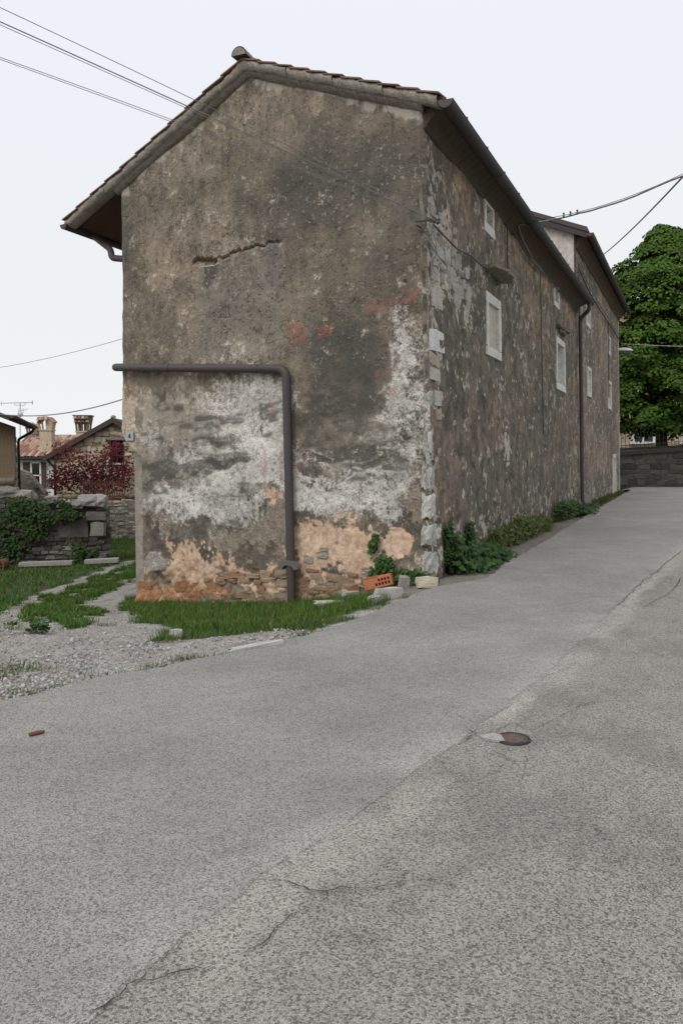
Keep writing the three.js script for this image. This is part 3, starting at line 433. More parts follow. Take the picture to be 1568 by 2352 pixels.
// ------------------------------------------------------------------ the old house at the corner
const house = thing('old_gable_house', 'large weathered grey-brown rendered house with gable end at the road corner', 'house');
{ // gable wall: fine grid so that lost render, the crack and the lumpy foot have depth
  const nu = 300, nv = 400, vb = -1.3, pos = [], uv = [], idx = [];
  const leftEdge = v => (v > 2.15 ? 6.36 - .02 * (v - 2.15) * 1 : v > 1.6 ? mix(6.02, 6.36, sst(1.62, 2.15, v)) : v > -.35 ? 6.03 + .02 * (N(v, 2, .2) - .5) : 6.03 + .16 * sst(-.35, -1, v)) + .025 * (N(v, 5, .25) - .5);
  for (let j = 0; j <= nv; j++) for (let i = 0; i <= nu; i++) {
    const f = j / nv, c = i / nu; let v = vb + f * (6.6 - vb), u = 0;
    for (let q = 0; q < 3; q++) { const a = BAT * v, b = leftEdge(v); u = mix(a, b, c); v = vb + f * (gableTop(u) + .12 - vb); }
    let d = .035 * (N(u, v, .9, 1) - .5) + .022 * (N(u, v, .25, 2) - .5);
    const foot = sst(.25, -.5, v + .2 * (N(u, v, .5) - .5)); d += foot * (.07 * (N(u, v, .22, 1) - .5) + .03 * (N(u, v, .08) - .5)) - .012 * sst(.46, .6, fOrange(u, v));
    d += .10 * sst(-.5, -1.0, v) * sst(4, 5.6, u);
    d += .03 * sst(.45, .6, Math.exp(-(((u - 5.52) / .36) ** 2 + ((v + .13) / .22) ** 2)) + .25 * (N(u, v, .12) - .5)); // cement lump at the corner foot
    d -= .08 * crackAt(u, v);
    if (v > 4.62 && v < 5.0 && u > 2.6 && u < 3.95) d += .018 * sst(4.62, 4.95, v) * sst(2.6, 2.8, u); // render sagging below the crack
    d += .012 * (sst(2.55, 2.575, u) * sst(4.6, 4.3, u) * sst(3.2, 3.3, v) * sst(5.0, 4.95, v));
    d -= .05 * Math.exp(-(((u - .47) / .035) ** 2 + ((v - 4.15) / .03) ** 2)) + .04 * Math.exp(-(((u - 1.3) / .025) ** 2 + ((v - 3.98) / .02) ** 2));
    const eR = u - BAT * v; d -= .05 * (1 - sst(0, .07, eR)) ** 2;
    const eL = leftEdge(v) - u, low = sst(2.25, 1.5, v); d -= (.03 + .2 * low) * (1 - sst(0, .06 + .2 * low, eL)) ** 1.5;
    const p = F(u, v, d); pos.push(p.x, p.y, p.z); uv.push((u - FU0) / (FU1 - FU0), (v - FV0) / (FV1 - FV0));
  }
  for (let j = 0; j < nv; j++) for (let i = 0; i < nu; i++) { const a = j * (nu + 1) + i, b = a + nu + 1; idx.push(a, b, a + 1, a + 1, b, b + 1); }
  const g = new THREE.BufferGeometry(); g.setAttribute('position', new THREE.Float32BufferAttribute(pos, 3)); g.setAttribute('uv', new THREE.Float32BufferAttribute(uv, 2)); g.setIndex(idx); g.computeVertexNormals();
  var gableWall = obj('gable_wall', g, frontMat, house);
}
const OPEN1 = [[3.48, 4.46, 3.6, 4.55], [11.2, 12.46, 3.62, 4.82], [3.46, 4.0, 5.76, 6.14], [10.92, 11.54, 5.74, 6.12]];
const OPEN2 = [[17.83, 18.61, 6.26, 6.76], [24.7, 25.64, 6.14, 6.74], [18.02, 18.74, 3.95, 4.74], [24.7, 25.72, 3.92, 4.87], [26.55, 27.45, -.3, 1.8]];
function streetWall(ta, tb, va, vb, nt, nv, holes, uvf, off, rough) {
  const pos = [], uv = [], idx = [];
  for (let j = 0; j <= nv; j++) for (let i = 0; i <= nt; i++) {
    const t = mix(ta, tb, i / nt), v = mix(va, vb, j / nv); let d = off + .05 * (N(t, v, 1.1, 1) - .5) + rough * (N(t, v, .25, 2) - .5);
    d += sst(.5, 0, v) * .05 * (N(t, v, .2, 1) - .3); if (ta === 0) d -= .05 * (1 - sst(0, .07, t)) ** 2;
    const p = S(t, v, d); pos.push(p.x, p.y, p.z); uv.push(...uvf(t, v));
  }
  for (let j = 0; j < nv; j++) for (let i = 0; i < nt; i++) {
    const t = mix(ta, tb, (i + .5) / nt), v = mix(va, vb, (j + .5) / nv); if (holes.some(h => t > h[0] && t < h[1] && v > h[2] && v < h[3])) continue;
    const a = j * (nt + 1) + i, b = a + nt + 1; idx.push(a, a + 1, b, a + 1, b + 1, b);
  }
  const g = new THREE.BufferGeometry(); g.setAttribute('position', new THREE.Float32BufferAttribute(pos, 3)); g.setAttribute('uv', new THREE.Float32BufferAttribute(uv, 2)); g.setIndex(idx); g.computeVertexNormals(); return g;
}
const sideWall = obj('street_wall', streetWall(0, T1, -.5, E1, 380, 170, OPEN1, (t, v) => [(t - ST0) / (ST1 - ST0), (v - SV0) / (SV1 - SV0)], 0, .03), sideMat, house);
// rear faces, out of sight from the road
obj('courtyard_wall', prism([F(6.3, -1.3, -.25), F(6.3, 6.45, -.25), F(6.3, 6.45, -.25).addScaledVector(SD, T1 - .3), F(6.3, -1.3, -.25).addScaledVector(SD, T1 - .3)], FD.clone().multiplyScalar(-.3)), grain(.34, .30, .25, .02), house);
obj('rear_wall', prism([F(.35, -1, 0), F(6.2, -1, 0), F(6.2, 6.4, 0), F(3.245, 7.6, 0), F(.35, 6.4, 0)].map(p => p.addScaledVector(SD, T1 - .2)), SD.clone().multiplyScalar(.15)), M.gableWhite, house);
function sideWindow(parent, name, t0, t1, v0, v1, jw, lh, sh, recess, infillMat, proud = .035) {
  const w = obj(name, prism([S(t0 + jw * .5, v0 + .02, -recess), S(t1 - jw * .5, v0 + .02, -recess), S(t1 - jw * .5, v1 - .02, -recess), S(t0 + jw * .5, v1 - .02, -recess)], NS.clone().multiplyScalar(-.05)), infillMat, parent);
  const j = () => rr(-.012, .012), block = (a0, a1, b0, b1) => prism([S(a0 + j(), b0 + j(), proud), S(a1 + j(), b0 + j(), proud + j() * .6), S(a1 + j(), b1 + j(), proud), S(a0 + j(), b1 + j(), proud + j() * .6)], NS.clone().multiplyScalar(-.34));
  if (lh) obj('lintel', block(t0, t1, v1 - lh, v1), M.trim, w);
  if (sh) obj('sill', block(t0 - .01, t1 + .01, v0, v0 + sh), M.trim, w);
  obj('jamb', block(t0, t0 + jw, v0 + (sh || 0) + .004, v1 - (lh || 0) - .004), M.trim, w);
  obj('jamb', block(t1 - jw, t1, v0 + (sh || 0) + .004, v1 - (lh || 0) - .004), M.trim, w);
  return w;
}
const w1 = sideWindow(house, 'blind_window', 3.40, 4.54, 3.53, 4.63, .17, .16, .15, .02, M.infill); w1.userData.label = 'window walled up flush with pale plaster';
const w2 = sideWindow(house, 'blind_window', 11.08, 12.58, 3.54, 4.90, .17, .14, .17, .18, M.infillGrey); w2.userData.label = 'walled-up window with deep grey recess';
sideWindow(house, 'small_window', 3.36, 4.10, 5.67, 6.2, .14, .05, .16, .2, M.infillGrey);
sideWindow(house, 'small_window', 10.82, 11.64, 5.65, 6.18, .15, .06, .14, .2, M.infillGrey);
{ // thin stone hood over the first window, broken stub of another over the second
  const slabOf = (t0, t1, v, depth, seed, jag) => { const r = rng(seed), P = [S(t0, v, -.05), S(t1, v, -.05)]; const n = 12; for (let i = n; i >= 0; i--) { const q = i / n; P.push(S(mix(t0, t1, q) + rr(-.02, .02, r), v + rr(-.006, .006, r), depth * Math.pow(Math.sin(Math.PI * (.12 + .76 * q)), .45) * (1 + jag * (r() - .5)))); } return P; };
  const hoodMat = grain(.27, .25, .205, .04); obj('stone_hood', mergeGeometries([prism(slabOf(3.3, 4.72, 5.0, .34, 3, .12), V(0, .035, 0)), prism(slabOf(3.34, 4.66, 5.036, .31, 4, .25), V(0, .03, 0))]), hoodMat, house);
  obj('broken_hood', mergeGeometries([prism(slabOf(11.2, 12.75, 5.16, .17, 5, .6), V(0, .05, 0)), prism(slabOf(11.5, 12.4, 5.06, .1, 6, .8), V(0, .1, 0))]), grain(.18, .16, .125, .04), house);
}
// exposed stones of the corner and of patches where the render has fallen
function bed(parent, pts, mats, rocks, proud, name = 'stone', fn = S, depth = .14) { // pts: [a, v, w, h]
  for (const [a, v, w, h] of pts) { const m = obj(name, pick(rocks), pick(mats), parent); const p = fn(a, v, proud - depth / 2); m.position.copy(p); m.scale.set(w, h, depth); const d = fn(a + 1, v, 0).sub(fn(a, v, 0)); m.rotation.set(rr(-.06, .06), Math.atan2(-d.z, d.x), rr(-.12, .12)); }
}
{
  const q = [];
  for (let v = 3.86; v < 5.25; v += rr(.13, .2)) { let t = .14 + rr(0, .15); while (t < (v < 4.1 ? 1.5 : v > 5 ? 1.8 : 2.6)) { const w = rr(.14, .36), h = rr(.09, .19); const keep = sBare(t + w / 2, v) > .5 + .35 * (R() - .35); if (keep) q.push([t + w / 2, v + h / 2 + rr(-.03, .03), w * .95, h]); t += w + rr(.02, .12); } }
  q.push([2.3, 4.28, .24, .36], [1.1, 4.75, .3, .28], [1.35, 4.45, .36, .24], [1.7, 4.3, .26, .2]);
  bed(sideWall, q, [grain(.6, .56, .5, .03), grain(.72, .68, .62, .03), grain(.66, .63, .58, .03), grain(.54, .49, .42, .03)], ROCKS, .01);
  bed(sideWall, [[.42, 3.37, .72, .3]], [grain(.74, .72, .70, .006)], SLABROCKS.slice(1, 2), .02, 'corner_stone');
  bed(sideWall, [[.3, 3.08, .5, .16], [.36, 2.88, .55, .2], [.45, 2.55, .36, .22], [.5, 2.32, .22, .15], [.5, 4.0, .5, .3]], [M.stonePale[3], M.stoneBuff[1]], SLABROCKS, .015);
  bed(sideWall, [[4.95, 2.06, .3, .3], [5.3, 2.08, .34, .32], [4.98, 1.86, .24, .12], [5.22, 1.84, .36, .14], [5.15, 1.7, .3, .1], [5.1, 1.59, .26, .08], [5.05, 2.28, .3, .1], [5.3, 2.3, .22, .1]], [...M.stonePale], SLABROCKS, .012);
  const quo = []; for (const [v, h, w] of [[2.52, .22, .14], [1.86, .42, .1], [1.42, .3, .18], [1.02, .34, .22], [.62, .28, .3], [.22, .3, .26]]) quo.push([.1, v, w, h]);
  bed(sideWall, quo, [M.stonePale[0], M.stonePale[1], grain(.56, .54, .51, .02)], QUOINROCKS, .012, 'corner_stone', (t, v, o) => S(t, v, o));
  bed(sideWall, [...Array(34)].map(() => { const t = rr(1.5, 14.8), s = rr(.6, 1.2); return [t, rr(.15, .75) + .012 * t, rr(.1, .26) * s, rr(.08, .16) * s]; }), [...M.stoneGrey, M.stoneBuff[1]], SLABROCKS, .004);
}
{ // bare rubble at the foot of the gable wall
  const foot = [grain(.55, .38, .24, .03), grain(.48, .32, .2, .03), grain(.62, .45, .3, .03), grain(.5, .31, .18, .03), grain(.58, .44, .32, .03)], earth = [grain(.52, .28, .14, .03), grain(.46, .23, .11, .03), grain(.58, .36, .21, .03)], base = dropAt;
  const q = []; for (let k = 0; k < 6; k++) { let u = 1.1 + rr(0, .3); while (u < 4.2) { const w = rr(.12, .32), h = rr(.06, .13), v = base(u) - .02 + k * .085 + rr(-.02, .02); if (k < 2 || N(u, k, .5, 1) > .42 + .05 * k) q.push([u + w / 2, v + h / 2, w, h]); u += w + rr(.0, .12); } }
  bed(gableWall, q, foot, [...ROCKS, ...SLABROCKS], .012, 'stone', F);
  const q2 = []; for (let k = 0; k < 3; k++) for (let u = 4.2; u < 5.9; u += rr(.3, .5)) if (R() > .4) q2.push([u, base(u) + .03 + k * .13, rr(.24, .46), rr(.12, .2)]);
  bed(gableWall, q2, earth, ROCKS, .006, 'stone', F);
  bed(gableWall, [[1.88, .22, .2, .1], [1.86, .31, .14, .06], [3.33, .02, .11, .07], [1.05, .06, .26, .06], [1.05, -.03, .28, .07], [1.03, -.11, .25, .06], [1.06, -.19, .3, .07], [2.15, .14, .18, .12], [2.72, -.14, .2, .1]], [grain(.58, .52, .43, .03), grain(.54, .46, .36, .03), grain(.62, .55, .46, .03)], SLABROCKS, .004, 'stone', F);
  bed(gableWall, [[1.28, -.24, .17, .1]], [grain(.34, .14, .08, .01)], SLABROCKS, .02, 'brick', F);
  bed(gableWall, [[5.75, 5.86, .2, .05], [5.95, 6.2, .3, .1], [6.1, 6.02, .26, .08], [5.75, 6.3, .3, .08]], [grain(.27, .235, .19, .03), grain(.3, .27, .22, .03)], SLABROCKS, .006, 'stone', F);
}
// roof: slabs, mortared verge, tile edges, ridge
function roughBand(u0, u1, n, prof, seed) { // weathered mortar band along the slope: profile points [height above roof line, outward], surface uneven
  const P = prof.length, pos = [], uv = [], idx = [];
  for (let i = 0; i <= n; i++) for (let j = 0; j <= P; j++) { const u = mix(u0, u1, i / n), [dv, o] = prof[j % P], e = .035 * (N(u + seed, j * 3.1, .3, 1) - .5) + .02 * (N(u + seed, j * 1.7, .08, 2) - .5); const p = F(u, roofTop(u) + dv + e * .7, o + (o > 0 ? e : 0)); pos.push(p.x, p.y, p.z); uv.push(u, j * .08); }
  for (let i = 0; i < n; i++) for (let j = 0; j < P; j++) { const a = i * (P + 1) + j, b = a + P + 1; idx.push(a, b, a + 1, a + 1, b, b + 1); }
  const g = new THREE.BufferGeometry(); g.setAttribute('position', new THREE.Float32BufferAttribute(pos, 3)); g.setAttribute('uv', new THREE.Float32BufferAttribute(uv, 2)); g.setIndex(idx); g.computeVertexNormals(); return g;
}
const vergeTile = grain(.17, .085, .06), vergeDark = grain(.25, .22, .18, .03), RID = 3.245, roofTop = u => 7.88 - .40 * Math.abs(u - RID), OV = .17;
{
  const slab = (u0, u1, th, o0, t1) => prism([F(u0, roofTop(u0) - .035, o0), F(u1, roofTop(u1) - .035, o0), F(u1, roofTop(u1) - .035 - th, o0), F(u0, roofTop(u0) - .035 - th, o0)], SD.clone().multiplyScalar(t1 + .15));
  const roof = obj('roof', mergeGeometries([slab(RID, -.2, .07, OV - .05, T1), slab(RID, 7.66, .07, OV - .05, T1)]), M.soffit, house);
  // verge band follows the slope in uneven lengths
  for (const [a, b] of [[RID, -.12], [RID, 7.6]]) { const n = 4; for (let i = 0; i < n; i++) obj('verge_mortar', roughBand(mix(a, b, i / n), mix(a, b, (i + 1.002) / n), 26, [[-.04, OV - .25], [-.04, OV + .005], [-.09, OV + .012], [-.15, OV - .01], [-.17, OV - .06], [-.17, -.05]], i), M.verge, roof);
    const k = 11; for (let i = 0; i < k; i++) { const u0 = mix(a, b, i / k), u1 = mix(a, b, (i + 1.12) / k), up = .012; const P = [F(u0, roofTop(u0) - .03, OV + .035), F(u1, roofTop(u1) + up * .4, OV + .035), F(u1, roofTop(u1) - .02 + up * .4, OV + .035), F(u0, roofTop(u0) - .05, OV + .035)]; obj('verge_tile', prism(P, NF.clone().multiplyScalar(-.24)), [M.tile[2], M.tile[4], vergeTile][i % 3], roof); } 
    // low moulding where the wall meets the verge, broken in places
    for (let i = 0; i < 3; i++) { const e = b === 7.6 ? 6.34 : .16; obj('verge_moulding', roughBand(mix(a, e, i / 3), mix(a, e, (i + 1.002) / 3), 30, [[-.14, -.08], [-.14, OV - .06], [-.2, OV - .08], [-.235, .05], [-.26, .02], [-.26, -.08]], 7 + i), vergeDark, roof); }
  }
  for (let i = 0; i < 10; i++) { // ridge tiles
    const g = new THREE.CylinderGeometry(.115, .13, .46, 12, 1, true, 0, Math.PI); g.rotateZ(Math.PI / 2); g.rotateY(Math.PI / 2);
    const g2 = new THREE.CylinderGeometry(.1, .115, .46, 12, 1, false, 0, Math.PI); g2.rotateZ(Math.PI / 2); g2.rotateY(Math.PI / 2);
    const m = obj('ridge_tile', mergeGeometries([g, g2]), i ? pick(M.tile) : M.verge, roof); const p = F(RID, 7.865, OV + .08).addScaledVector(SD, .2 + i * .4); m.position.copy(p); m.rotation.y = Math.atan2(SD.x, SD.z);
  }
  // coved eaves along the street wall, cast in lengths
  for (let i = 0; i < 9; i++) { const t0 = mix(.02, T1 - .05, i / 9), t1 = mix(.02, T1 - .05, (i + .99) / 9), P = [[-.06, 6.16], [.03, 6.2], [.05, 6.24], [.1, 6.3], [.2, 6.37], [.3, 6.4], [.3, 6.45], [-.06, 6.45]].map(([o, v]) => S(t0, v + .0, o)); obj('cove', prism(P, SD.clone().multiplyScalar(t1 - t0)), grain(.085 + .03 * R(), .065, .045, .04), house); }
}
// half-round gutters
function gutter(parent, a, b, r, out, hooks, name = 'gutter') {
  const ax = b.clone().sub(a).normalize(), P = [], n = 10; for (let i = 0; i <= n; i++) { const an = Math.PI * i / n; P.push(a.clone().addScaledVector(out, Math.cos(an) * r).add(V(0, -Math.sin(an) * r, 0))); } for (let i = n; i >= 0; i--) { const an = Math.PI * i / n, q = r - .006; P.push(a.clone().addScaledVector(out, Math.cos(an) * q).add(V(0, -Math.sin(an) * q, 0))); }
  const g = obj(name, prism(P, b.clone().sub(a)), M.gutter, parent);
  const bead = obj('bead', rod(a.clone().addScaledVector(out, r), b.clone().addScaledVector(out, r), .009, .009, 6), M.gutter, g);
  for (const e of [a, b]) { const c = []; for (let i = 0; i <= n; i++) { const an = Math.PI * i / n; c.push(e.clone().addScaledVector(out, Math.cos(an) * (r + .004)).add(V(0, -Math.sin(an) * (r + .004), 0))); } obj('end_cap', prism(c, ax.clone().multiplyScalar(e === a ? -.008 : .008)), M.gutterEnd, g); }
  const L = b.distanceTo(a); for (let i = 1; i <= hooks; i++) { const p = a.clone().addScaledVector(ax, L * (i - .35) / hooks).addScaledVector(out, r * .95); obj('hook', mergeGeometries([rod(p, p.clone().add(V(0, .045, 0)), .006, .006, 5), rod(p.clone().add(V(0, .045, 0)), p.clone().add(V(0, .05, 0)).addScaledVector(out, -.03), .007, .007, 5)]), M.gutter, g); }
  for (let i = 1; i < L / 3; i++) { const p = a.clone().addScaledVector(ax, i * 3); const c = []; for (let k = 0; k <= n; k++) { const an = Math.PI * k / n; c.push(p.clone().addScaledVector(out, Math.cos(an) * (r + .005)).add(V(0, -Math.sin(an) * (r + .005), 0))); } obj('joint', prism(c, ax.clone().multiplyScalar(.05)), M.gutter, g); }
  return g;
}
gutter(house, S(-.22, 6.42, .38), S(T1 + .35, 6.5, .38), .10, NS, 13);
{ const a = F(7.62, 6.03, OV + .02), o = FD.clone(); gutter(house, a, a.clone().addScaledVector(SD, T1).add(V(0, .05, 0)), .09, o, 12); }
{ // downpipes
  const top = S(T1 - .1, 6.42, .38), p = obj('downpipe', pipe([top, top.clone().add(V(0, -.22, 0)), S(T1 + .02, 6.0, .1), S(T1 + .05, 3, .1), S(T1 + .05, .42, .1), S(T1 + .12, .16, .2)], .06, .14), M.pipe, house);
  for (const v of [1.4, 3.0, 5.4]) obj('pipe_clip', rod(S(T1 + .05, v - .02, .1), S(T1 + .05, v + .02, .1), .068, .068, 14), M.pipe, p);
  // gable: water from the far eave comes round the corner, along the wall and down
  const O = .115, q = obj('downpipe', pipe([F(6.43, 3.4, -.5), F(6.43, 3.335, O - .005), F(2.47, 3.06, O), F(2.36, -.72, O + .02)], .068, .16), M.pipe, house);
  for (const [u, v] of [[5.0, 3.235], [3.05, 3.10]]) obj('pipe_clip', rod(F(u, v, O), F(u - .03, v - .002, O), .073, .073, 14), M.pipe, q);
  for (const v of [2.45, 1.72, .7]) obj('pipe_clip', rod(F(2.465 - .029 * (3.06 - v), v, O), F(2.465 - .029 * (3.06 - v), v + .02, O), .073, .073, 14), M.pipe, q);
  const c = []; for (let i = 0; i <= 10; i++) { const an = Math.PI * (i / 10); c.push([2.39 + .19 * Math.cos(an), .0 + .13 * Math.sin(an) * (i % 10 ? 1 : 0)]); } for (let i = 0; i <= 8; i++) { const an = Math.PI * (1 - i / 8); c.push([2.39 + .11 * Math.cos(an), -.02 + .07 * Math.sin(an)]); }
  obj('pipe_collar', prism(c.map(([u, v]) => F(u, v, O + .09)), NF.clone().multiplyScalar(-.11)), M.pipeBracket, q);
  // elbow under the far eave
  const e0 = F(7.0, 5.78, -.1), r = obj('downpipe', pipe([F(7.6, 5.95, -.5), F(7.05, 5.62, -.42), F(7.0, 5.45, -.4), F(6.42, 5.34, -.42), F(6.42, 4.2, -.42), F(6.46, 3.5, -.5)], .06, .12), M.pipe, house);
}
// ------------------------------------------------------------------ the taller house behind it along the street
const house2 = thing('tall_street_house', 'taller brown rendered house behind the downpipe with small white-framed windows', 'house');
obj('street_wall', streetWall(T1 + .02, T2, -.5, E2, 240, 150, OPEN2, (t, v) => [(t - 15.2) / 14.6, (v + .6) / 9.3], -.03, .02), farMat, house2);
obj('end_wall', prism([S(T2 - .01, -.5, -.02), S(T2 - .01, E2, -.02), S(T2 - .01, 9.8, -3.2), S(T2 - .01, E2, -6.2), S(T2 - .01, -.5, -6.2)], SD.clone().multiplyScalar(-.2)), M.gableWhite, house2);
obj('gable_wall', prism([S(T1 + .06, 5.5, -.07), S(T1 + .06, E2 + .05, -.07), S(T1 + .06, 9.85, -3.2), S(T1 + .06, E2, -6.3), S(T1 + .06, 5.5, -6.3)], SD.clone().multiplyScalar(.25)), M.gableWhite, house2);
sideWindow(house2, 'small_window', 17.70, 18.74, 6.17, 6.84, .2, .1, .13, .22, M.infillGrey, .0);
sideWindow(house2, 'small_window', 24.55, 25.79, 6.05, 6.82, .22, .1, .14, .22, M.infillGrey, .0);
sideWindow(house2, 'small_window', 17.88, 18.86, 3.84, 4.84, .2, .12, .14, .22, M.infillGrey, .0);
sideWindow(house2, 'small_window', 24.55, 25.87, 3.81, 4.97, .22, .12, .14, .22, M.infillGrey, .0);
sideWindow(house2, 'doorway', 26.38, 27.62, -.3, 1.96, .22, .16, 0, .25, M.infillGrey, .0);
{
  const rt = (o, extra = 0) => E2 + .25 + .4 * clamp(.0 - o, -1, 3.2) + extra;
  const P = [[.36, rt(.36)], [-3.2, rt(-3.2)], [-6.7, rt(-3.2) - 1.4], [-6.7, rt(-3.2) - 1.5], [-3.2, rt(-3.2) - .1], [.36, rt(.36) - .1]];
  const roof = obj('roof', prism(P.map(([o, v]) => S(T1 - .12, v, o)), SD.clone().multiplyScalar(T2 - T1 + .3)), M.soffit, house2);
  const band = (o0, o1, y0, y1, ta, d) => prism([S(ta, rt(o0, y0), o0), S(ta, rt(o1, y0), o1), S(ta, rt(o1, y1), o1), S(ta, rt(o0, y1), o0)], SD.clone().multiplyScalar(d));
  obj('barge_board', band(.36, -3.2, .02, -.12, T1 - .17, .05), M.gutterEnd, roof); obj('barge_board', band(.34, -3.2, -.12, -.3, T1 - .14, .04), M.gutter, roof);
  for (let i = 0; i < 8; i++) { const t0 = mix(T1 + .1, T2, i / 8), t1 = mix(T1 + .1, T2, (i + .99) / 8); obj('cove', prism([[-.08, 8.1], [.02, 8.16], [.06, 8.24], [.16, 8.36], [.28, 8.42], [.28, 8.46], [-.08, 8.5]].map(([o, v]) => S(t0, v, o)), SD.clone().multiplyScalar(t1 - t0)), grain(.09 + .03 * R(), .062, .042, .04), house2); }
}
gutter(house2, S(T1 - .12, 8.5, .42), S(T2 + .2, 8.52, .42), .10, NS, 12);

// second face of the corner: number plate
{
  const font = await new FontLoader().loadAsync('fonts/droid/droid_sans_bold.typeface.json');
  const n = thing('house_number_plate', 'small grey enamel number plate reading 4 near the wall edge', 'number plate');
  const plate = obj('plate', quadPrism(F, 6.0, 6.2, 2.02, 2.19, .035, .02), M.plate, n);
  const g = new TextGeometry('4', { font, size: .085, depth: .004, curveSegments: 4 }); g.computeBoundingBox(); const b = g.boundingBox; g.translate(-(b.max.x + b.min.x) / 2, -(b.max.y + b.min.y) / 2, 0);
  const t = obj('numeral', g, M.ink, n); t.position.copy(F(6.095, 2.1, .0365)); const d = FD.clone().negate(); t.rotation.y = Math.atan2(-d.z, d.x);
}
console.log('houses');

// ------------------------------------------------------------------ things at the foot of the house
const groundAt = (x, z) => G(x, z);
function restingRock(name, label, cat, px, py, w, h, d, m, turn, group, rocks = ROCKS) { const p = onGround(px, py), o = obj(name, pick(rocks), m); o.position.set(p.x, G(p.x, p.z) + h * .36, p.z); o.scale.set(w, h, d); o.rotation.set(rr(-.1, .1), turn, rr(-.1, .1)); return tag(o, label, cat, group); }
{ // hollow clay block, tilted on the rubble
  const k = thing('hollow_clay_block', 'orange hollow clay block tilted on rubble by the house corner', 'clay block');
  const L = .42, H = .16, D = .14, sh = new THREE.Shape(); sh.moveTo(0, 0); sh.lineTo(L, 0); sh.lineTo(L, H); sh.lineTo(0, H); sh.closePath();
  const hole = (x, y, w, h) => { const p = new THREE.Path(); p.moveTo(x, y); p.lineTo(x + w, y); p.lineTo(x + w, y + h); p.lineTo(x, y + h); p.closePath(); sh.holes.push(p); };
  for (let i = 0; i < 5; i++) for (let j = 0; j < 2; j++) if (!(i === 0 && j === 1)) hole(.165 + i * .048, .022 + j * .058, .036, .046);
  const g = new THREE.ExtrudeGeometry(sh, { depth: D, bevelEnabled: true, bevelSize: .004, bevelThickness: .004, bevelSegments: 1 }); g.translate(-L / 2, 0, -D / 2); g.computeVertexNormals();
  obj('body', g, M.clay, k); const lip = new THREE.BoxGeometry(L * .5, .018, D + .02); lip.translate(-L * .22, H + .008, 0); obj('lip', lip, M.clay, k);
  obj('back', box(L - .03, H - .02, .01, 0, H / 2, -D / 2 + .03), grain(.2, .07, .035), k);
  const [bu, bv] = onFront(890, 1345); k.position.copy(F(bu, bv + .0, .2)); k.rotation.set(-.1, Math.atan2(FD.z, -FD.x) * .6, .24);
}
restingRock('boulder', 'long pale broken stone under the orange clay block', 'stone', 892, 1370, .34, .13, .16, M.stonePale[1], .5, undefined, SLABROCKS);
restingRock('boulder', 'small upright grey stone propped beside the clay block', 'stone', 927, 1352, .13, .2, .12, M.stoneGrey[0], .2);
restingRock('boulder', 'round pale stone sitting at the house corner above a flatter one', 'stone', 978, 1318, .26, .24, .22, M.stonePale[1], .3);
restingRock('boulder', 'flat cream stone lying lowest at the house corner', 'stone', 980, 1346, .26, .15, .2, M.stoneBuff[2], .2, undefined, SLABROCKS);
restingRock('boulder', 'little grey stone left of the long pale one', 'stone', 862, 1384, .16, .1, .14, M.stoneGrey[2], .9);
restingRock('stone_slab', 'long flat pale slab lying in grass right of the gable downpipe', 'stone slab', 765, 1388, .5, .05, .16, M.stonePale[3], .35, undefined, SLABROCKS);
restingRock('stone_slab', 'short pale slab beneath the bare rubble right of the downpipe', 'stone slab', 805, 1372, .26, .1, .1, M.stonePale[1], .45, undefined, SLABROCKS);
restingRock('boulder', 'single pale lump of stone on gravel before the grass strip', 'stone', 405, 1462, .12, .09, .1, M.stonePale[0], .1);
restingRock('boulder', 'grey weathered stone at the bottom of the street downpipe', 'stone', 1338, 1163, .4, .42, .36, M.stoneGrey[1], .1);
for (const [x, y, l] of [[1350, 1186, 'pale chip of stone on the road by the street downpipe'], [1130, 1298, 'pale stone chip on the road edge beyond the corner bush'], [1372, 1183, 'farthest white stone chip on the road by the wall grass']]) restingRock('stone_chip', l, 'stone chip', x, y, .09, .04, .06, M.stonePale[0], rr(0, 3));
{ // flat concrete edging at the road, broken stones at the road edge
  restingRock('stone_slab', 'smooth pale edging stone between gravel and asphalt', 'stone slab', 590, 1490, .5, .05, .1, grain(.5, .48, .45, .004), .55, undefined, SLABROCKS);
}
{ // valve cover
  const k = thing('valve_cover', 'small round rusty iron valve cover set in the old asphalt', 'cover'); const c = onGround(1177, 1704);
  k.position.set(c.x, G(c.x, c.z) + .016, c.z); const lathe = P => { const g = new THREE.LatheGeometry(P.map(q => new THREE.Vector2(q[0], q[1])), 36); return g; };
  obj('frame_ring', lathe([[.085, -.01], [.085, .006], [.089, .012], [.1, .012], [.104, .006], [.104, -.01]]), M.iron, k);
  const lid = obj('lid', lathe([[0, .0], [.012, .0], [.014, .006], [.03, .006], [.032, .002], [.048, .002], [.05, .007], [.06, .007], [.062, .002], [.076, .002], [.078, .008], [.084, .008], [.084, -.01]]), M.rust, k);
  for (let i = 0; i < 8; i++) { const b = box(.018, .006, .008, .069, .004, 0); b.rotateY(i * Math.PI / 4); obj('rib', b, M.rust, lid); }
  obj('concrete_collar', prism([[-.17, -.02], [-.11, -.05], [-.06, -.06], [-.06, .05], [-.1, .075], [-.19, .04]].map(([x, z]) => V(x, .0, -z)), V(0, .014, 0)), grain(.36, .35, .33, .003), k);
}
{ // broken piece of bark on the road
  const a = onGround(68, 1698), b = onGround(103, 1690), y = .03; a.y = G(a.x, a.z) + y; b.y = G(b.x, b.z) + y;
  tag(obj('bark_piece', mergeGeometries([rod(a, a.clone().lerp(b, .55), .011, .014, 6), rod(a.clone().lerp(b, .5), b, .014, .008, 6)]), M.twig), 'short brown broken stick lying alone on the asphalt', 'stick');
}
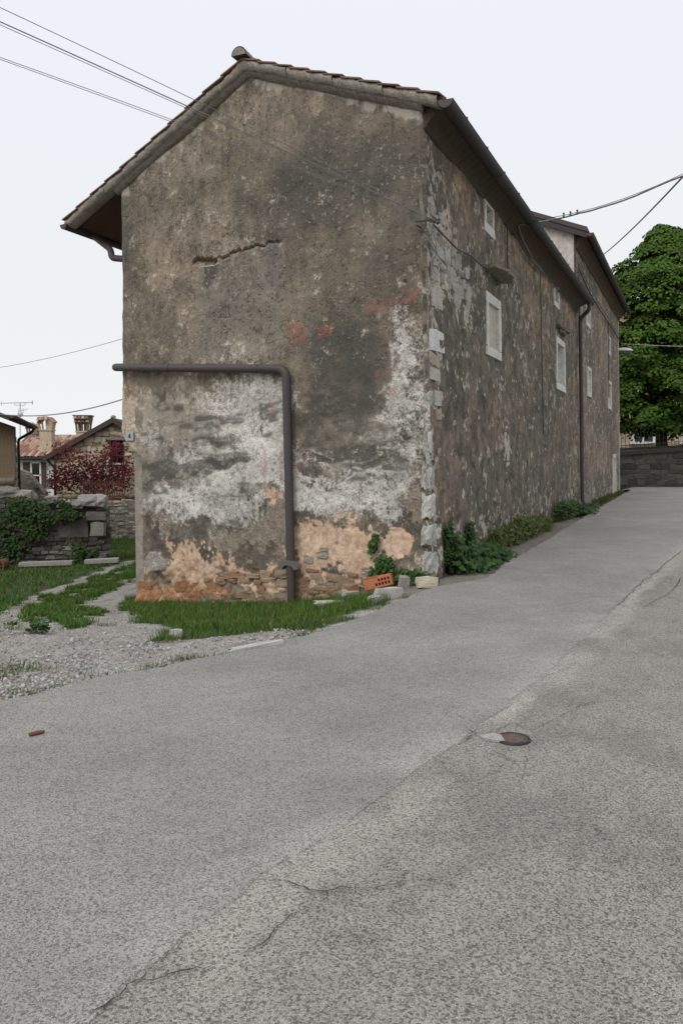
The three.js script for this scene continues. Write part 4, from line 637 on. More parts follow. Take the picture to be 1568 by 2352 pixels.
// ------------------------------------------------------------------ cables
const insul = F(.02, 4.9, .1).addScaledVector(NS, .05);
{
  const k = thing('cable_bracket', 'tangled cable bracket on the house corner where the wires end', 'bracket');
  obj('arm', mergeGeometries([rod(F(.2, 4.86, -.02), F(.2, 4.86, .14), .012), rod(F(.22, 4.92, .1), insul.clone().addScaledVector(NS, .1), .012)]), M.cableDark, k);
  for (let i = 0; i < 4; i++) { const p = insul.clone().addScaledVector(NS, -.08 + .05 * i).add(V(0, .02 - .02 * i, 0)); obj('insulator', new THREE.SphereGeometry(.026, 8, 6).translate(p.x, p.y, p.z), M.cableDark, k); }
  for (let i = 0; i < 4; i++) { const P = []; for (let q = 0; q <= 10; q++) P.push(S(.12 + .05 * i + .05 * Math.sin(q * .9 + i), 4.86 - q * (.03 + .01 * i), .05 + .03 * Math.sin(q * .7 + i * 2))); obj('loose_end', pipe(P, .007, .01, 5), M.cable, k); }
}
for (const [y0, m, ym, r, sag, off, l] of [[25, 445, 240, .0046, .0, .03, 'uppermost single wire from upper left to the house corner'], [54, 445, 262, .007, 0, .01, 'thickest of the overhead wires to the house corner'], [60, 440, 266, .004, 0, 0, 'thin wire close under the thickest overhead wire'], [143, 390, 293, .004, 0, -.02, 'upper of the two lowest overhead wires to the house corner'], [146, 385, 297, .0038, 0, -.04, 'lowest overhead wire crossing the gable to the corner']]) {
  const a = atDepth(0, y0, -9), b = insul.clone().add(V(0, off, 0)), d = a.clone().sub(b); const far = b.clone().addScaledVector(d, 1.9);
  // fit the sag so that the wire hangs through the point seen halfway
  const mid = atDepth(m, ym, -10.1); const t = (mid.x - b.x) / (far.x - b.x); const chord = b.y + (far.y - b.y) * t; far.y += 0; const sg = clamp((chord - mid.y) / (4 * t * (1 - t)), -.3, .8), fy = far.y + 0;
  const t0 = 1 / 1.9; far.y = fy + sg * 4 * t0 * (1 - t0) * 1.9; const chord2 = b.y + (far.y - b.y) * t, sg2 = sg + (chord2 - chord) / (4 * t * (1 - t)) * .9;
  tag(obj('overhead_wire', cable(b, far, sg2, r, 40), M.cable), l, 'wire', 'overhead wires to the house corner');
}
{
  const A = S(6.2, 6.5, .3), B = atDepth(1568, 405, -14.5), E = A.clone().addScaledVector(B.clone().sub(A), 1.6);
  const k = thing('street_cable', 'thick twisted street cable from under the near eaves to the upper right', 'cable'); E.y += .5; obj('cable', cable(A, E, .32, .016, 40, .03), M.cable, k); obj('carrier_wire', cable(A.clone().add(V(0, .04, 0)), E.clone().add(V(0, .06, 0)), .34, .006, 40), M.cableDark, k);
  for (const t of [.155, .185, .215]) { const p = A.clone().lerp(E, t); p.y += .03 - .32 * 4 * t * (1 - t); obj('clip', mergeGeometries([new THREE.ConeGeometry(.03, .07, 6).translate(p.x, p.y, p.z), new THREE.SphereGeometry(.022, 6, 5).translate(p.x, p.y + .035, p.z)]), M.cableDark, k); }
  const A2 = S(17.2, 8.2, .45), B2 = atDepth(1568, 394, -14), E2b = A2.clone().addScaledVector(B2.clone().sub(A2), 1.25);
  tag(obj('street_cable', cable(A2, E2b, .12, .016, 40), M.cable), 'straight cable from the taller house eaves to the upper right', 'cable');
  const A3 = S(28.5, 7.2, .2), B3 = atDepth(1568, 648, -28), E3 = A3.clone().addScaledVector(B3.clone().sub(A3), 1.3); tag(obj('street_cable', cable(A3, E3, .15, .012, 30), M.cableDark), 'dark cable slanting across the big green tree', 'cable');
  const A4 = S(29.4, 7.06, .1), B4 = atDepth(1568, 793, -37), E4 = A4.clone().addScaledVector(B4.clone().sub(A4), 1.6); tag(obj('street_cable', cable(A4, E4, .05, .012, 30), grain(.5, .5, .5)), 'level light wire in front of the tree above the lamp', 'wire');
}
{ // cables fixed to the street wall
  const run = (pts, r) => pipe(pts.map(([t, v, o]) => S(t, v, o ?? .045)), r, .15, 6);
  const k = thing('wall_cables', 'cables clipped along the street wall under the eaves', 'cable');
  obj('cable', run([[.25, 4.95], [1.4, 4.88, .06], [2.3, 4.98], [3.2, 4.98], [3.35, 5.03]], .013), M.cableDark, k);
  obj('cable', run([[5.14, 6.3], [5.14, 5.1], [5.16, 5.02]], .012), M.cableDark, k);
  obj('cable', run([[5.1, 6.28], [6.2, 6.14, .06], [7.4, 6.02, .07], [8.7, 6.06, .06], [10, 6.12, .07], [12, 6.1, .06], [15.0, 6.14, .06]], .016), M.cableDark, k);
  obj('cable', run([[6.2, 6.45, .3], [5.6, 6.32, .16], [6.4, 6.22, .1], [7.6, 6.08, .08], [8.8, 6.1, .08]], .014), M.cable, k);
  obj('cable', run([[8.75, 6.1], [8.75, 5.6], [8.8, 3.7], [8.85, 2.3]], .011), M.cableDark, k);
  obj('cable', run([[15.4, 7.7], [15.5, 5.2]], .02), M.cableDark, k);
  obj('cable', run([[15.6, 7.55], [18, 7.3, .05], [21, 7.25, .05], [25, 7.22, .06], [29.5, 7.2]], .022), M.cableDark, k);
  obj('cable', run([[15.6, 7.7], [18, 7.5, .05], [21, 7.42, .05], [25, 7.4, .06], [29.5, 7.38]], .018), M.cable, k);
  obj('cable', run([[24.3, 7.3], [24.25, 5.6], [24.2, 4.2]], .016), M.cableDark, k);
}
{ // street lamp on the far corner
  const k = thing('street_lamp', 'pale oval street lamp head sticking out from the far house corner', 'street lamp');
  const c = atDepth(1432, 806, -39); const g = new THREE.SphereGeometry(1, 20, 10, 0, Math.PI * 2, 0, Math.PI / 2); g.scale(.42, .15, .2); g.translate(c.x, c.y, c.z); obj('shade', g, M.lampHead, k);
  const l = new THREE.SphereGeometry(1, 16, 8, 0, Math.PI * 2, Math.PI / 2, Math.PI / 2); l.scale(.34, .14, .16); l.translate(c.x, c.y, c.z); obj('lens', l, mat(.12, .13, .12, .2), k);
  obj('arm', rod(V(c.x - .35, c.y + .03, c.z), V(c.x - 1.0, c.y - .1, c.z - .2), .03), M.iron, k);
}
// ------------------------------------------------------------------ background, left: dry stone wall, lane houses
function masonry(parent, A, B, h, thick, rowH, wid, mats, rocks, topFn, seed, name = 'stone', gap = .012, proud = .02) { // stones in rough courses on the camera side of a core from A to B
  const r = rng(seed), d = B.clone().sub(A), L = d.length(), e = d.clone().normalize(); let n = V(-e.z, 0, e.x); if (n.dot(A) > 0) n.negate(); const yaw = Math.atan2(-e.z, e.x);
  let y = 0; while (y < h) {
    const rh = rr(...rowH, r); let x = rr(-.1, 0, r);
    while (x < L) { const w = rr(...wid, r), cx = x + w / 2, top = topFn ? topFn(cx) : h; if (cx < L + .05 && y + rh * .6 < top) { const m = obj(name, rocks[Math.floor(r() * rocks.length)], mats[Math.floor(r() * mats.length)], parent); const hh = rh * rr(.72, 1.22, r); m.position.copy(A).addScaledVector(e, cx).addScaledVector(n, thick / 2 - .06 + proud + rr(-.02, .02, r)); m.position.y += y + rh / 2 + rr(-.04, .04, r); m.scale.set(w - gap, hh - gap, .2); m.rotation.set(rr(-.08, .08, r), yaw, rr(-.13, .13, r)); } x += w; }
    y += rh;
  }
}
const leafShape = () => { const g = triGeo([-.5, 0, 0, 0, .42, .08, 0, 0, .0, 0, 0, 0, 0, .42, .08, .5, 0, 0, -.5, 0, 0, 0, 0, 0, 0, -.6, -.05, 0, 0, 0, .5, 0, 0, 0, -.6, -.05], [...Array(24)].map((_, i) => i % 2)); return g; };
const LEAF = leafShape();
const leafMat = new THREE.MeshPhysicalMaterial({ roughness: .75, specularIntensity: .35, side: THREE.DoubleSide });
function leaves(name, list, parent, col, size, seed) { // list: [pos, normal]
  const r = rng(seed), im = new THREE.InstancedMesh(LEAF, leafMat, list.length), m = new THREE.Matrix4(), q = new THREE.Quaternion(), c = new THREE.Color();
  list.forEach(([p, n], i) => { const dir = n.clone().add(V(rr(-.7, .7, r), rr(-.5, .8, r), rr(-.7, .7, r))).normalize(); q.setFromUnitVectors(V(0, 0, 1), dir); q.multiply(new THREE.Quaternion().setFromAxisAngle(V(0, 0, 1), rr(0, 6.28, r))); const s = rr(...size, r); m.compose(p, q, V(s, s, s)); im.setMatrixAt(i, m); const k = rr(.6, 1.35, r), y = rr(-.15, .25, r); c.setRGB(col[0] * k * (1 + y), col[1] * k, col[2] * k * (1 - y * .5)); im.setColorAt(i, c); });
  im.castShadow = im.receiveShadow = true; im.name = name; if (parent) parent.add(im); else { im.name = numbered(name); scene.add(im); } im.userData.kind = 'stuff'; return im;
}
{
  const A = V(-11.4, -1.5, -23.6), B = V(-6.86, -1.5, -24.1), w = thing('dry_stone_wall', 'dark ivy-grown dry stone wall ending beside the grass track', 'wall');
  const top = x => (x < 2.3 ? mix(2.55, 2.3, x / 2.3) : x < 2.6 ? 2.12 : 1.92 - .02 * x) + .08 * (N(x, 0, .4) - .5);
  obj('core', prism([A, B, B.clone().setY(.3), V(-8.9, .45, -23.88), V(-9.0, .8, -23.86), A.clone().setY(.95)], V(-.02, 0, -.5)), M.mortarDark, w);
  masonry(w, A, B, 2.5, 0, [.1, .2], [.13, .4], M.stoneDark, [...SLABROCKS, ...ROCKS], top, 91, 'stone', .018, .03);
  for (const [px, py, ww, h, m] of [[310 / 1.4917, 1150, .55, .34, M.stoneGrey[0]], [233, 1150, .3, .34, M.stoneGrey[2]], [150, 1157, .34, .24, M.stonePale[1]], [180, 1160, .3, .24, M.stoneGrey[1]], [18, 1128, .6, .34, M.stoneDark[3]], [60, 1140, .5, .34, M.stoneGrey[4]], [120, 1146, .4, .16, M.stoneGrey[1]]]) { const p = atDepth(px, py, -23.9), o = obj('cap_stone', pick(ROCKS), m, w); o.position.copy(p); o.scale.set(ww, h, .45); o.rotation.set(rr(-.1, .1), rr(-.2, .2), rr(-.2, .2)); }
  for (const [px, py, ww, h] of [[222, 1185, .58, .24], [226, 1215, .4, .4], [178, 1213, .62, .5], [150, 1220, .36, .34]]) { const p = atDepth(px, py, -23.85), o = obj('stone', pick(SLABROCKS), pick(M.stoneDark), w); o.position.copy(p); o.scale.set(ww, h, .22); }
  const L = [], r = rng(5); const blobs = [[30, 1185, 45, 45], [60, 1165, 45, 25], [20, 1240, 35, 45], [75, 1200, 35, 40], [110, 1180, 35, 18], [140, 1170, 25, 18], [60, 1240, 25, 40], [200, 1265, 30, 18], [170, 1272, 24, 10], [150, 1185, 30, 10], [0, 1270, 25, 25]];
  for (let i = 0; i < 7000; i++) { const b = blobs[Math.floor(r() * blobs.length)], g = Math.sqrt(-2 * Math.log(r() + 1e-6)) * .5, a = r() * 6.28, px = b[0] + b[2] * g * Math.cos(a), py = b[1] + b[3] * g * Math.sin(a); if (px > 240 || py > 1292 || py < 1140) continue; if (N(px * .06, py * .06, 1, 1) < .42) continue; const p = atDepth(px, py, -23.75 + .28 * r()); L.push([p, V(0, .5, 1)]); }
  const im = leaves('ivy', L, null, [.03, .058, .018], [.06, .11], 8); tag(im, 'dark green ivy spread over the dry stone wall', 'ivy'); 
}
for (const [x0, x1, y, l] of [[48, 172, 1296, 'long pale stone sill at the foot of the dry stone wall'], [200, 278, 1290, 'shorter pale stone sill right of the long one']]) { const a = atDepth(x0 * .98, y, -23.2), b = atDepth(x1 * .98, y - 4, -23.3), o = obj('stone_sill', beam(a, b, .3, .11), M.stoneGrey[2]); tag(o, l, 'stone sill'); }
{ const k = thing('clay_pipe_piece', 'red clay pipe piece lying at the left edge by the wall', 'clay pipe'), p = atDepth(4, 1298, -22.6); const g = new THREE.CylinderGeometry(.16, .16, .4, 14, 1, true); g.rotateX(Math.PI / 2); g.translate(p.x, p.y, p.z); const g2 = new THREE.CylinderGeometry(.125, .125, .4, 14, 1, true); g2.rotateX(Math.PI / 2); g2.translate(p.x, p.y, p.z); obj('outer', g, grain(.2, .07, .04), k); obj('inner', g2, grain(.09, .035, .025), k); const rg = new THREE.RingGeometry(.125, .16, 14); rg.translate(p.x, p.y, p.z + .2); obj('rim', rg, grain(.24, .085, .05), k); }
{ const a = atDepth(-30, 1108, -23.7), b = atDepth(35, 1106, -23.8), g = rod(a, b, .13, .115, 10); tag(obj('wooden_log', g, M.log), 'weathered grey log lying on top of the dry stone wall', 'log'); }
{ // ochre house: facade recedes to the right
  const e = V(-.263, 0, -.965), c0 = V(-12.11, 0, -31), k = thing('ochre_house', 'ochre plastered house with dark eaves cut by the left edge', 'house'); const at = (s, y, o) => c0.clone().addScaledVector(e, s).addScaledVector(V(.965, 0, -.263), o).setY(y);
  obj('wall', prism([at(-7, -1.8, 0), at(0, -1.8, 0), at(0, 2.92, 0), at(-7, 2.92, 0)], V(-.965, 0, .263).multiplyScalar(4)), M.ochre, k);
  const P = []; masonry(k, at(-.5, -1.6, .0), at(-.02, -1.6, .0), 4.2, 0, [.14, .26], [.14, .3], M.stoneGrey, SLABROCKS, null, 33, 'corner_stone', .01, -.01);
  const roof = obj('roof', prism([[.57, 2.98], [-2, 4.0], [-2, 3.86], [.57, 2.84]].map(([o, y]) => at(-7, y, o)), e.clone().multiplyScalar(7.25)), M.timber, k);
  gutter(k, at(-7, 3.0, .64), at(.3, 2.96, .64), .09, V(.965, 0, -.263), 0); obj('downpipe', pipe([at(.15, 2.9, .63), at(.12, 2.76, .57), at(.06, 2.46, .07), at(.06, -1.5, .07)], .052, .09), M.iron, k);
}
{ // broken end of a rubble wall
  const k = thing('ruined_wall', 'broken rubble wall sloping down between the ochre and white houses', 'wall'); const q = [[28, 1078], [48, 1080], [62, 1086], [75, 1102], [92, 1122], [100, 1132], [107, 1152], [107, 1185], [28, 1185]].map(([x, y]) => atDepth(x, y, -32.4));
  obj('core', prism(q, V(0, 0, -.5)), M.mortar, k); const r = rng(61); for (let i = 0; i < 150; i++) { const px = 40 + r() * 66, py = 1085 + r() * 75; const lim = px < 60 ? 1086 : px < 75 ? mix(1086, 1104, (px - 60) / 15) : mix(1104, 1150, (px - 75) / 31); if (py < lim + 3) continue; const o = obj('stone', SLABROCKS[i % 5], [...M.stoneGrey, M.stoneBuff[3]][i % 6], k); o.position.copy(atDepth(px, py, -32.36)); o.scale.set(rr(.14, .34, r), rr(.09, .18, r), .14); o.rotation.z = rr(-.3, .3, r); }
}
const TILE = (() => { const g = new THREE.CylinderGeometry(.085, .1, .44, 6, 1, true, -Math.PI / 2, Math.PI); g.rotateX(-Math.PI / 2); return g; })(); // half pipe, long axis z
M.tile.forEach(m => { m.side = THREE.DoubleSide; });
function tiledSlope(parent, A, B, up, nCol, nRow, seed) { // A..B along the eave, up: vector to the ridge
  const r = rng(seed), ex = B.clone().sub(A), n = ex.clone().normalize().cross(up.clone().normalize()).normalize(); if (n.y < 0) n.negate(); const zc = up.clone().normalize(), xc = n.clone().cross(zc).normalize().negate(); const basis = new THREE.Matrix4().makeBasis(zc.clone().cross(n).negate(), n, zc);
  for (let i = 0; i < nCol; i++) for (let j = 0; j < nRow; j++) { const m = obj('roof_tile', TILE, M.tile[Math.floor(r() * 5)], parent); m.quaternion.setFromRotationMatrix(basis); m.position.copy(A).addScaledVector(ex, (i + .5) / nCol).addScaledVector(up, (j + .35) / nRow).addScaledVector(n, .03 + rr(-.012, .012, r)); m.scale.set(1.05, .75, 1); }
}
function chimney(label, px, yTop, yBot, wpx, z, style) {
  const k = thing('chimney', label, 'chimney', 'chimneys on the white house roof'), a = atDepth(px, yBot, z), b = atDepth(px, yTop, z), s = wpx * -z / FPX, H = b.y - a.y, x = a.x, y0 = a.y;
  const shaftH = H * style.shaft; obj('shaft', box(s, shaftH + .7, s * .9, x, y0 + shaftH / 2 - .35, z), style.mat, k); obj('cornice', box(s * 1.12, .06, s * 1.02, x, y0 + shaftH + .03, z), style.mat, k);
  const hh = H - shaftH - .06, w2 = s * 1.25, yb = y0 + shaftH + .06, z0 = z;
  if (style.solid) { // sloping hood: solid right half, opening on the left, two-pitched tile cap
    obj('side_wall', prism([V(x + s * .02, yb, z + s * .4), V(x + s * .5, yb, z + s * .4), V(x + s * .66, yb + hh * .6, z + s * .45), V(x + s * .3, yb + hh * .92, z + s * .45), V(x + s * .02, yb + hh * .85, z + s * .45)], V(0, 0, -s * .85)), style.mat, k);
    for (const q of [-.46, -.22]) obj('pillar', rod(V(x + q * s, yb, z + s * .36), V(x + q * s * 1.2, yb + hh * .6, z + s * .42), .05, .05, 4), style.mat, k);
    const cap = obj('cap', prism([V(x - w2 * .56, yb + hh * .5, z + w2 * .44), V(x - w2 * .36, yb + hh * .94, z + w2 * .44), V(x + w2 * .26, yb + hh, z + w2 * .44), V(x + w2 * .58, yb + hh * .6, z + w2 * .44), V(x + w2 * .5, yb + hh * .56, z + w2 * .44), V(x + w2 * .24, yb + hh * .88, z + w2 * .44), V(x - w2 * .3, yb + hh * .82, z + w2 * .44), V(x - w2 * .5, yb + hh * .46, z + w2 * .44)], V(0, 0, -w2 * .9)), M.tile[1], k);
    for (let i = 0; i < 4; i++) { const m = obj('cap_tile', TILE, M.tile[i % 4], cap); m.position.set(x - w2 * .42 + i * w2 * .17, yb + hh * .78 + i * .01, z + w2 * .44); m.rotation.x = .75; m.scale.set(w2 / .75, .8, .6); }
  } else { // four corner posts and a middle one carry a flared crown of tiles
    for (const sx of [-1, 0, 1]) for (const sz of [-1, 1]) obj('pillar', beam(V(x + sx * s * .44, yb, z + sz * s * .4), V(x + sx * s * .5, yb + hh * .5, z + sz * s * .42), sx ? .11 : .08, .1), style.dark, k);
    const cap = obj('cap', prism([V(x - w2 * .46, yb + hh * .46, z + w2 * .4), V(x - w2 * .56, yb + hh * .97, z + w2 * .4), V(x + w2 * .56, yb + hh * .97, z + w2 * .4), V(x + w2 * .46, yb + hh * .46, z + w2 * .4)], V(0, 0, -w2 * .8)), style.dark, k);
    for (let r2 = 0; r2 < 2; r2++) for (let i = 0; i < 4; i++) { const m = obj('cap_tile', TILE, M.tile[(i + r2) % 5], cap); m.position.set(x - w2 * .39 + i * w2 * .26, yb + hh * (.6 + .22 * r2), z + w2 * .42 + .05 * r2); m.rotation.x = .85; m.scale.set(w2 / .8, .9, .42); }
    obj('cap_slab', box(w2 * 1.2, .05, w2 * .95, x, yb + hh, z), style.dark, k);
  }
  return k;
}
{ // white house behind
  const k = thing('white_house', 'white walled house with terracotta tile roof behind the ruined wall', 'house'), z = -39, at = (x, y, dz = 0) => atDepth(x, y, z + dz).setZ(z + dz);
  const X = px => atDepth(px, 1059, z).x, Y = py => atDepth(60, py, z).y;
  obj('wall', box(X(210) - X(20), 4, .3, (X(20) + X(210)) / 2, Y(1054) - 2, z - .4), M.white, k);
  obj('eaves_board', box(X(210) - X(30), .12, .5, (X(30) + X(210)) / 2, Y(1052), z - .2), M.timber, k);
  const wn = obj('window', box(X(88) - X(70), Y(1064) - Y(1120), .06, (X(70) + X(88)) / 2, (Y(1064) + Y(1120)) / 2, z - .22), M.glass, k);
  for (const px of [69, 90]) obj('frame', box(.08, Y(1062) - Y(1122), .1, X(px), (Y(1062) + Y(1122)) / 2, z - .2), M.paintWhite, wn); obj('frame', box(X(91) - X(68), .05, .1, (X(68) + X(91)) / 2, Y(1092), z - .2), M.paintWhite, wn); obj('frame', box(X(91) - X(68), .08, .1, (X(68) + X(91)) / 2, Y(1062), z - .2), M.paintWhite, wn);
  for (const [a, b] of [[50, 66], [92, 102]]) obj('shutter', box(X(b) - X(a), Y(1062) - Y(1122), .06, (X(a) + X(b)) / 2, (Y(1062) + Y(1122)) / 2, z - .2), M.shutter, k);
  const A = V(X(20), Y(1050), z + .1), B = V(X(205), Y(1050), z + .1), up = V(0, Y(1000) - Y(1050) + .03, -2.6); const roof = obj('roof', prism([A, B, B.clone().add(up), A.clone().add(up)], V(0, -.1, 0)), M.tile[4], k); tiledSlope(roof, A, B, up, 24, 8, 71);
  obj('gutter', rod(V(X(20), Y(1053), z + .16), V(X(122), Y(1053), z + .16), .06), M.iron, k);
}
chimney('stout chimney with sloping tiled cap in the middle of the white house roof', 110, 958, 1033, 27, -39.6, { shaft: .58, mat: M.cream, solid: true });
chimney('square chimney with openings and tile crown near the stone gable', 193, 955, 1008, 27, -41, { shaft: .28, mat: M.cream, dark: grain(.2, .15, .11) });
chimney('small brown chimney half hidden by the ochre house eaves', 77, 973, 1004, 21, -41.4, { shaft: .2, mat: grain(.36, .28, .21), solid: true });
{ // antenna
  const k = thing('tv_antenna', 'thin tv antenna mast with dish above the white house roof', 'antenna'), z = -40.5, P = (x, y) => atDepth(x, y, z); obj('mast', rod(P(47, 1030), P(47, 926), .022), M.antenna, k); obj('boom', rod(P(-25, 927), P(76, 924), .02), M.antenna, k);
  for (const x of [-20, -12, -4, 4]) obj('element', rod(P(x, 921), P(x, 932), .01), M.antenna, k); obj('reflector', rod(P(75, 920), P(75, 929), .025), M.antenna, k); obj('brace', pipe([P(34, 925), P(35, 931), P(58, 931), P(59, 925)], .014, .05, 6), M.antenna, k); obj('small_boom', rod(P(42, 945), P(64, 940), .014), M.antenna, k);
  for (const x of [43, 46, 51, 55]) obj('element', rod(P(x, 938), P(x, 948), .009), M.antenna, k); const c = P(48, 951), d = new THREE.SphereGeometry(.2, 14, 8, 0, 6.283, 0, .8); d.rotateX(Math.PI / 2); d.translate(c.x, c.y, c.z - .1); const dm = obj('dish', d, M.antenna, k); dm.material = mat(.55, .55, .56, .5, { side: THREE.DoubleSide });
}
{ // stone gable house
  const k = thing('stone_gable_house', 'small buff stone house with dark barge boards behind the garden wall', 'house'), z = -35; const L = atDepth(125, 1045, z), Ap = atDepth(263, 967, z), Rx = 2 * Ap.x - L.x; const y0 = -1.6;
  const core = obj('wall', prism([V(L.x, y0, z), V(Rx, y0, z), V(Rx, L.y, z), V(Ap.x, Ap.y, z), V(L.x, L.y, z)], V(0, 0, -3.4)), M.mortarBuff, k);
  const wa = atDepth(253, 1012, z), wb = atDepth(286, 1063, z), r = rng(14); let y = .1; while (y < 3.3) { const rh = rr(.12, .24, r); let x = L.x + rr(0, .1, r); while (x < -8.2) { const w = rr(.14, .42, r), cx = x + w / 2, top = L.y + (Ap.y - L.y) * (1 - Math.abs(cx - Ap.x) / (Ap.x - L.x)) - .05; if (y + rh < top && !(cx > wa.x - .12 && cx < wb.x + .12 && y + rh > wb.y - .12 && y < wa.y + .08) && r() > .12) { const o = obj('stone', ROCKS[Math.floor(r() * 5)], M.stoneBuff[Math.floor(r() * 5)], core); o.position.set(cx, y + rh / 2, z - .01 + rr(-.02, .02, r)); o.scale.set(w - .015, rh - .01, .13); o.rotation.z = rr(-.14, .14, r); o.position.y += rr(-.04, .04, r); } x += w; } y += rh; }
  const roof = obj('roof', prism([V(L.x - .35, L.y - .1, z + .25), V(Ap.x, Ap.y + .12, z + .25), V(Rx + .35, L.y - .1, z + .25), V(Rx + .35, L.y - .2, z + .25), V(Ap.x, Ap.y + .02, z + .25), V(L.x - .35, L.y - .2, z + .25)], V(0, 0, -3.7)), M.timber, k);
  for (const s of [-1, 1]) obj('barge_board', prism([V(Ap.x, Ap.y + .14, z + .3), V(Ap.x + s * (Ap.x - L.x + .4), L.y - .08, z + .3), V(Ap.x + s * (Ap.x - L.x + .4), L.y - .3, z + .3), V(Ap.x, Ap.y - .08, z + .3)], V(0, 0, -.06)), grain(.075, .05, .042, .004, .8), roof);
  { const g = new THREE.SphereGeometry(.12, 8, 5, 0, 6.28, 0, 1.57); g.translate(Ap.x, Ap.y + .12, z + .15); obj('ridge_tile', g, M.stoneDark[3], roof); }
  const win = obj('window', box(wb.x - wa.x, wa.y - wb.y, .05, (wa.x + wb.x) / 2, (wa.y + wb.y) / 2, z - .02), M.glass, k); obj('lintel', box(wb.x - wa.x + .3, .12, .16, (wa.x + wb.x) / 2, wa.y + .08, z + .03), M.stoneGrey[1], win); obj('sill', box(wb.x - wa.x + .2, .07, .16, (wa.x + wb.x) / 2, wb.y - .04, z + .05), M.trim, win);
  for (const x of [wa.x + .02, (wa.x + wb.x) / 2, wb.x - .02]) obj('glazing_bar', box(.03, wa.y - wb.y, .04, x, (wa.y + wb.y) / 2, z + .02), M.picket, win); for (const t of [.33, .66]) obj('glazing_bar', box(wb.x - wa.x, .025, .04, (wa.x + wb.x) / 2, mix(wb.y, wa.y, t), z + .022), M.picket, win);
  obj('downpipe', pipe([V(L.x - .25, L.y - .12, z + .2), V(L.x - .15, L.y - .35, z + .1), V(L.x + .02, L.y - .5, z + .06), V(L.x + .04, -1, z + .06)], .05, .1), M.iron, k); obj('gutter', rod(V(L.x - .38, L.y - .12, z + .26), V(L.x - .38, L.y - .12, z - 3), .07), M.iron, k);
}
{ // wall lantern on a bracket
  const k = thing('wall_lantern', 'black wall lantern hanging before the white house wall', 'lantern'), z = -34.6, P = (x, y, d = 0) => atDepth(x, y, z).add(V(0, 0, d)); obj('bracket', pipe([P(127, 1093), P(116, 1085), P(113, 1090), P(115, 1098)], .015, .08, 6), M.iron, k);
  const c = P(116, 1111); obj('cap', new THREE.ConeGeometry(.2, .14, 4).rotateY(.785).translate(c.x, c.y + .2, c.z), M.iron, k); const gl = obj('glass_body', new THREE.CylinderGeometry(.15, .09, .32, 4).rotateY(.785).translate(c.x, c.y - .03, c.z), mat(.3, .31, .31, .2), k); for (const [a, b] of [[-1, -1], [1, -1], [-1, 1], [1, 1]]) obj('bar', rod(V(c.x + a * .1, c.y + .13, c.z + b * .1), V(c.x + a * .065, c.y - .19, c.z + b * .065), .014, .014, 5), M.iron, gl); obj('base', box(.14, .03, .14, c.x, c.y - .2, c.z), M.iron, k);
}
{ // garden wall
  const A = V(-11.2, -1.5, -32.1), B = V(-6.2, -1.5, -32.1), k = thing('garden_wall', 'low grey rubble garden wall below the red shrub', 'wall'); obj('core', prism([A, B, B.clone().setY(.1), A.clone().setY(.06)], V(0, 0, -.4)), M.mortar, k); masonry(k, A, B, 1.66, 0, [.1, .2], [.14, .4], [...M.stoneGrey, M.stoneBuff[3]], [...SLABROCKS, ...ROCKS], null, 55, 'stone', .02, -.02);
}
{ // red slatted fence on the garden wall and the red-leaved shrub
  const k = thing('red_slat_fence', 'dark red slatted fence standing on the garden wall', 'fence'), z = -32.5; for (let i = 0; i < 19; i++) { const x = 186 + i * 5.6, a = atDepth(x + rr(-1, 1), 1148, z), b = atDepth(x + rr(-1, 1), 1103 + rr(-2, 2), z); obj('slat', beam(a, b.setX(a.x), .035, .02), M.picket, k); } obj('rail', beam(atDepth(184, 1140, z - .03), atDepth(292, 1140, z - .03), .05, .05), M.picket, k); obj('rail', beam(atDepth(184, 1112, z - .03), atDepth(292, 1112, z - .03), .05, .05), M.picket, k);
  const t = thing('red_leaved_shrub', 'dark red leaved shrub spreading against the stone house', 'shrub'), r = rng(21), L = [], base = atDepth(225, 1150, -33.2); const tips = [[175, 1085], [150, 1075], [205, 1070], [190, 1050], [240, 1060], [258, 1035], [268, 1020], [285, 1070], [298, 1085], [165, 1105], [140, 1110], [230, 1100], [265, 1085], [205, 1110], [150, 1040], [143, 1030], [250, 1100], [128, 1095], [280, 1110], [215, 1085], [245, 1045]];
  for (const [x, y] of tips) { const p = atDepth(x, y, -33.2 + rr(-.5, .3, r)), m = base.clone().lerp(p, .5).add(V(rr(-.2, .2, r), -.15, 0)); obj('branch', pipe([base.clone().add(V(rr(-.4, .4, r), 0, 0)), m, p], .018, .3, 5), M.bark, t); const n = y < 1050 ? 70 : 120; for (let i = 0; i < n; i++) { const g = Math.sqrt(-2 * Math.log(r() + 1e-6)) * .21, a = r() * 6.28; L.push([V(p.x + g * Math.cos(a) * 1.25, p.y + g * Math.sin(a) * .9 - .05, p.z + rr(-.3, .3, r)), V(0, .6, .8)]); } }
  leaves('foliage', L, t, [.085, .009, .014], [.07, .12], 22);
}
tag(obj('lane_wire', cable(atDepth(-20, 948, -20), atDepth(312, 907, -15.3), .2, .011, 24), M.cable), 'sagging wire above the chimneys left of the house', 'wire');
tag(obj('lane_wire', cable(atDepth(-20, 847, -20), atDepth(312, 769, -15.3), .06, .005, 24), M.cable), 'faint thin wire in the sky left of the house', 'wire');
console.log('left background');

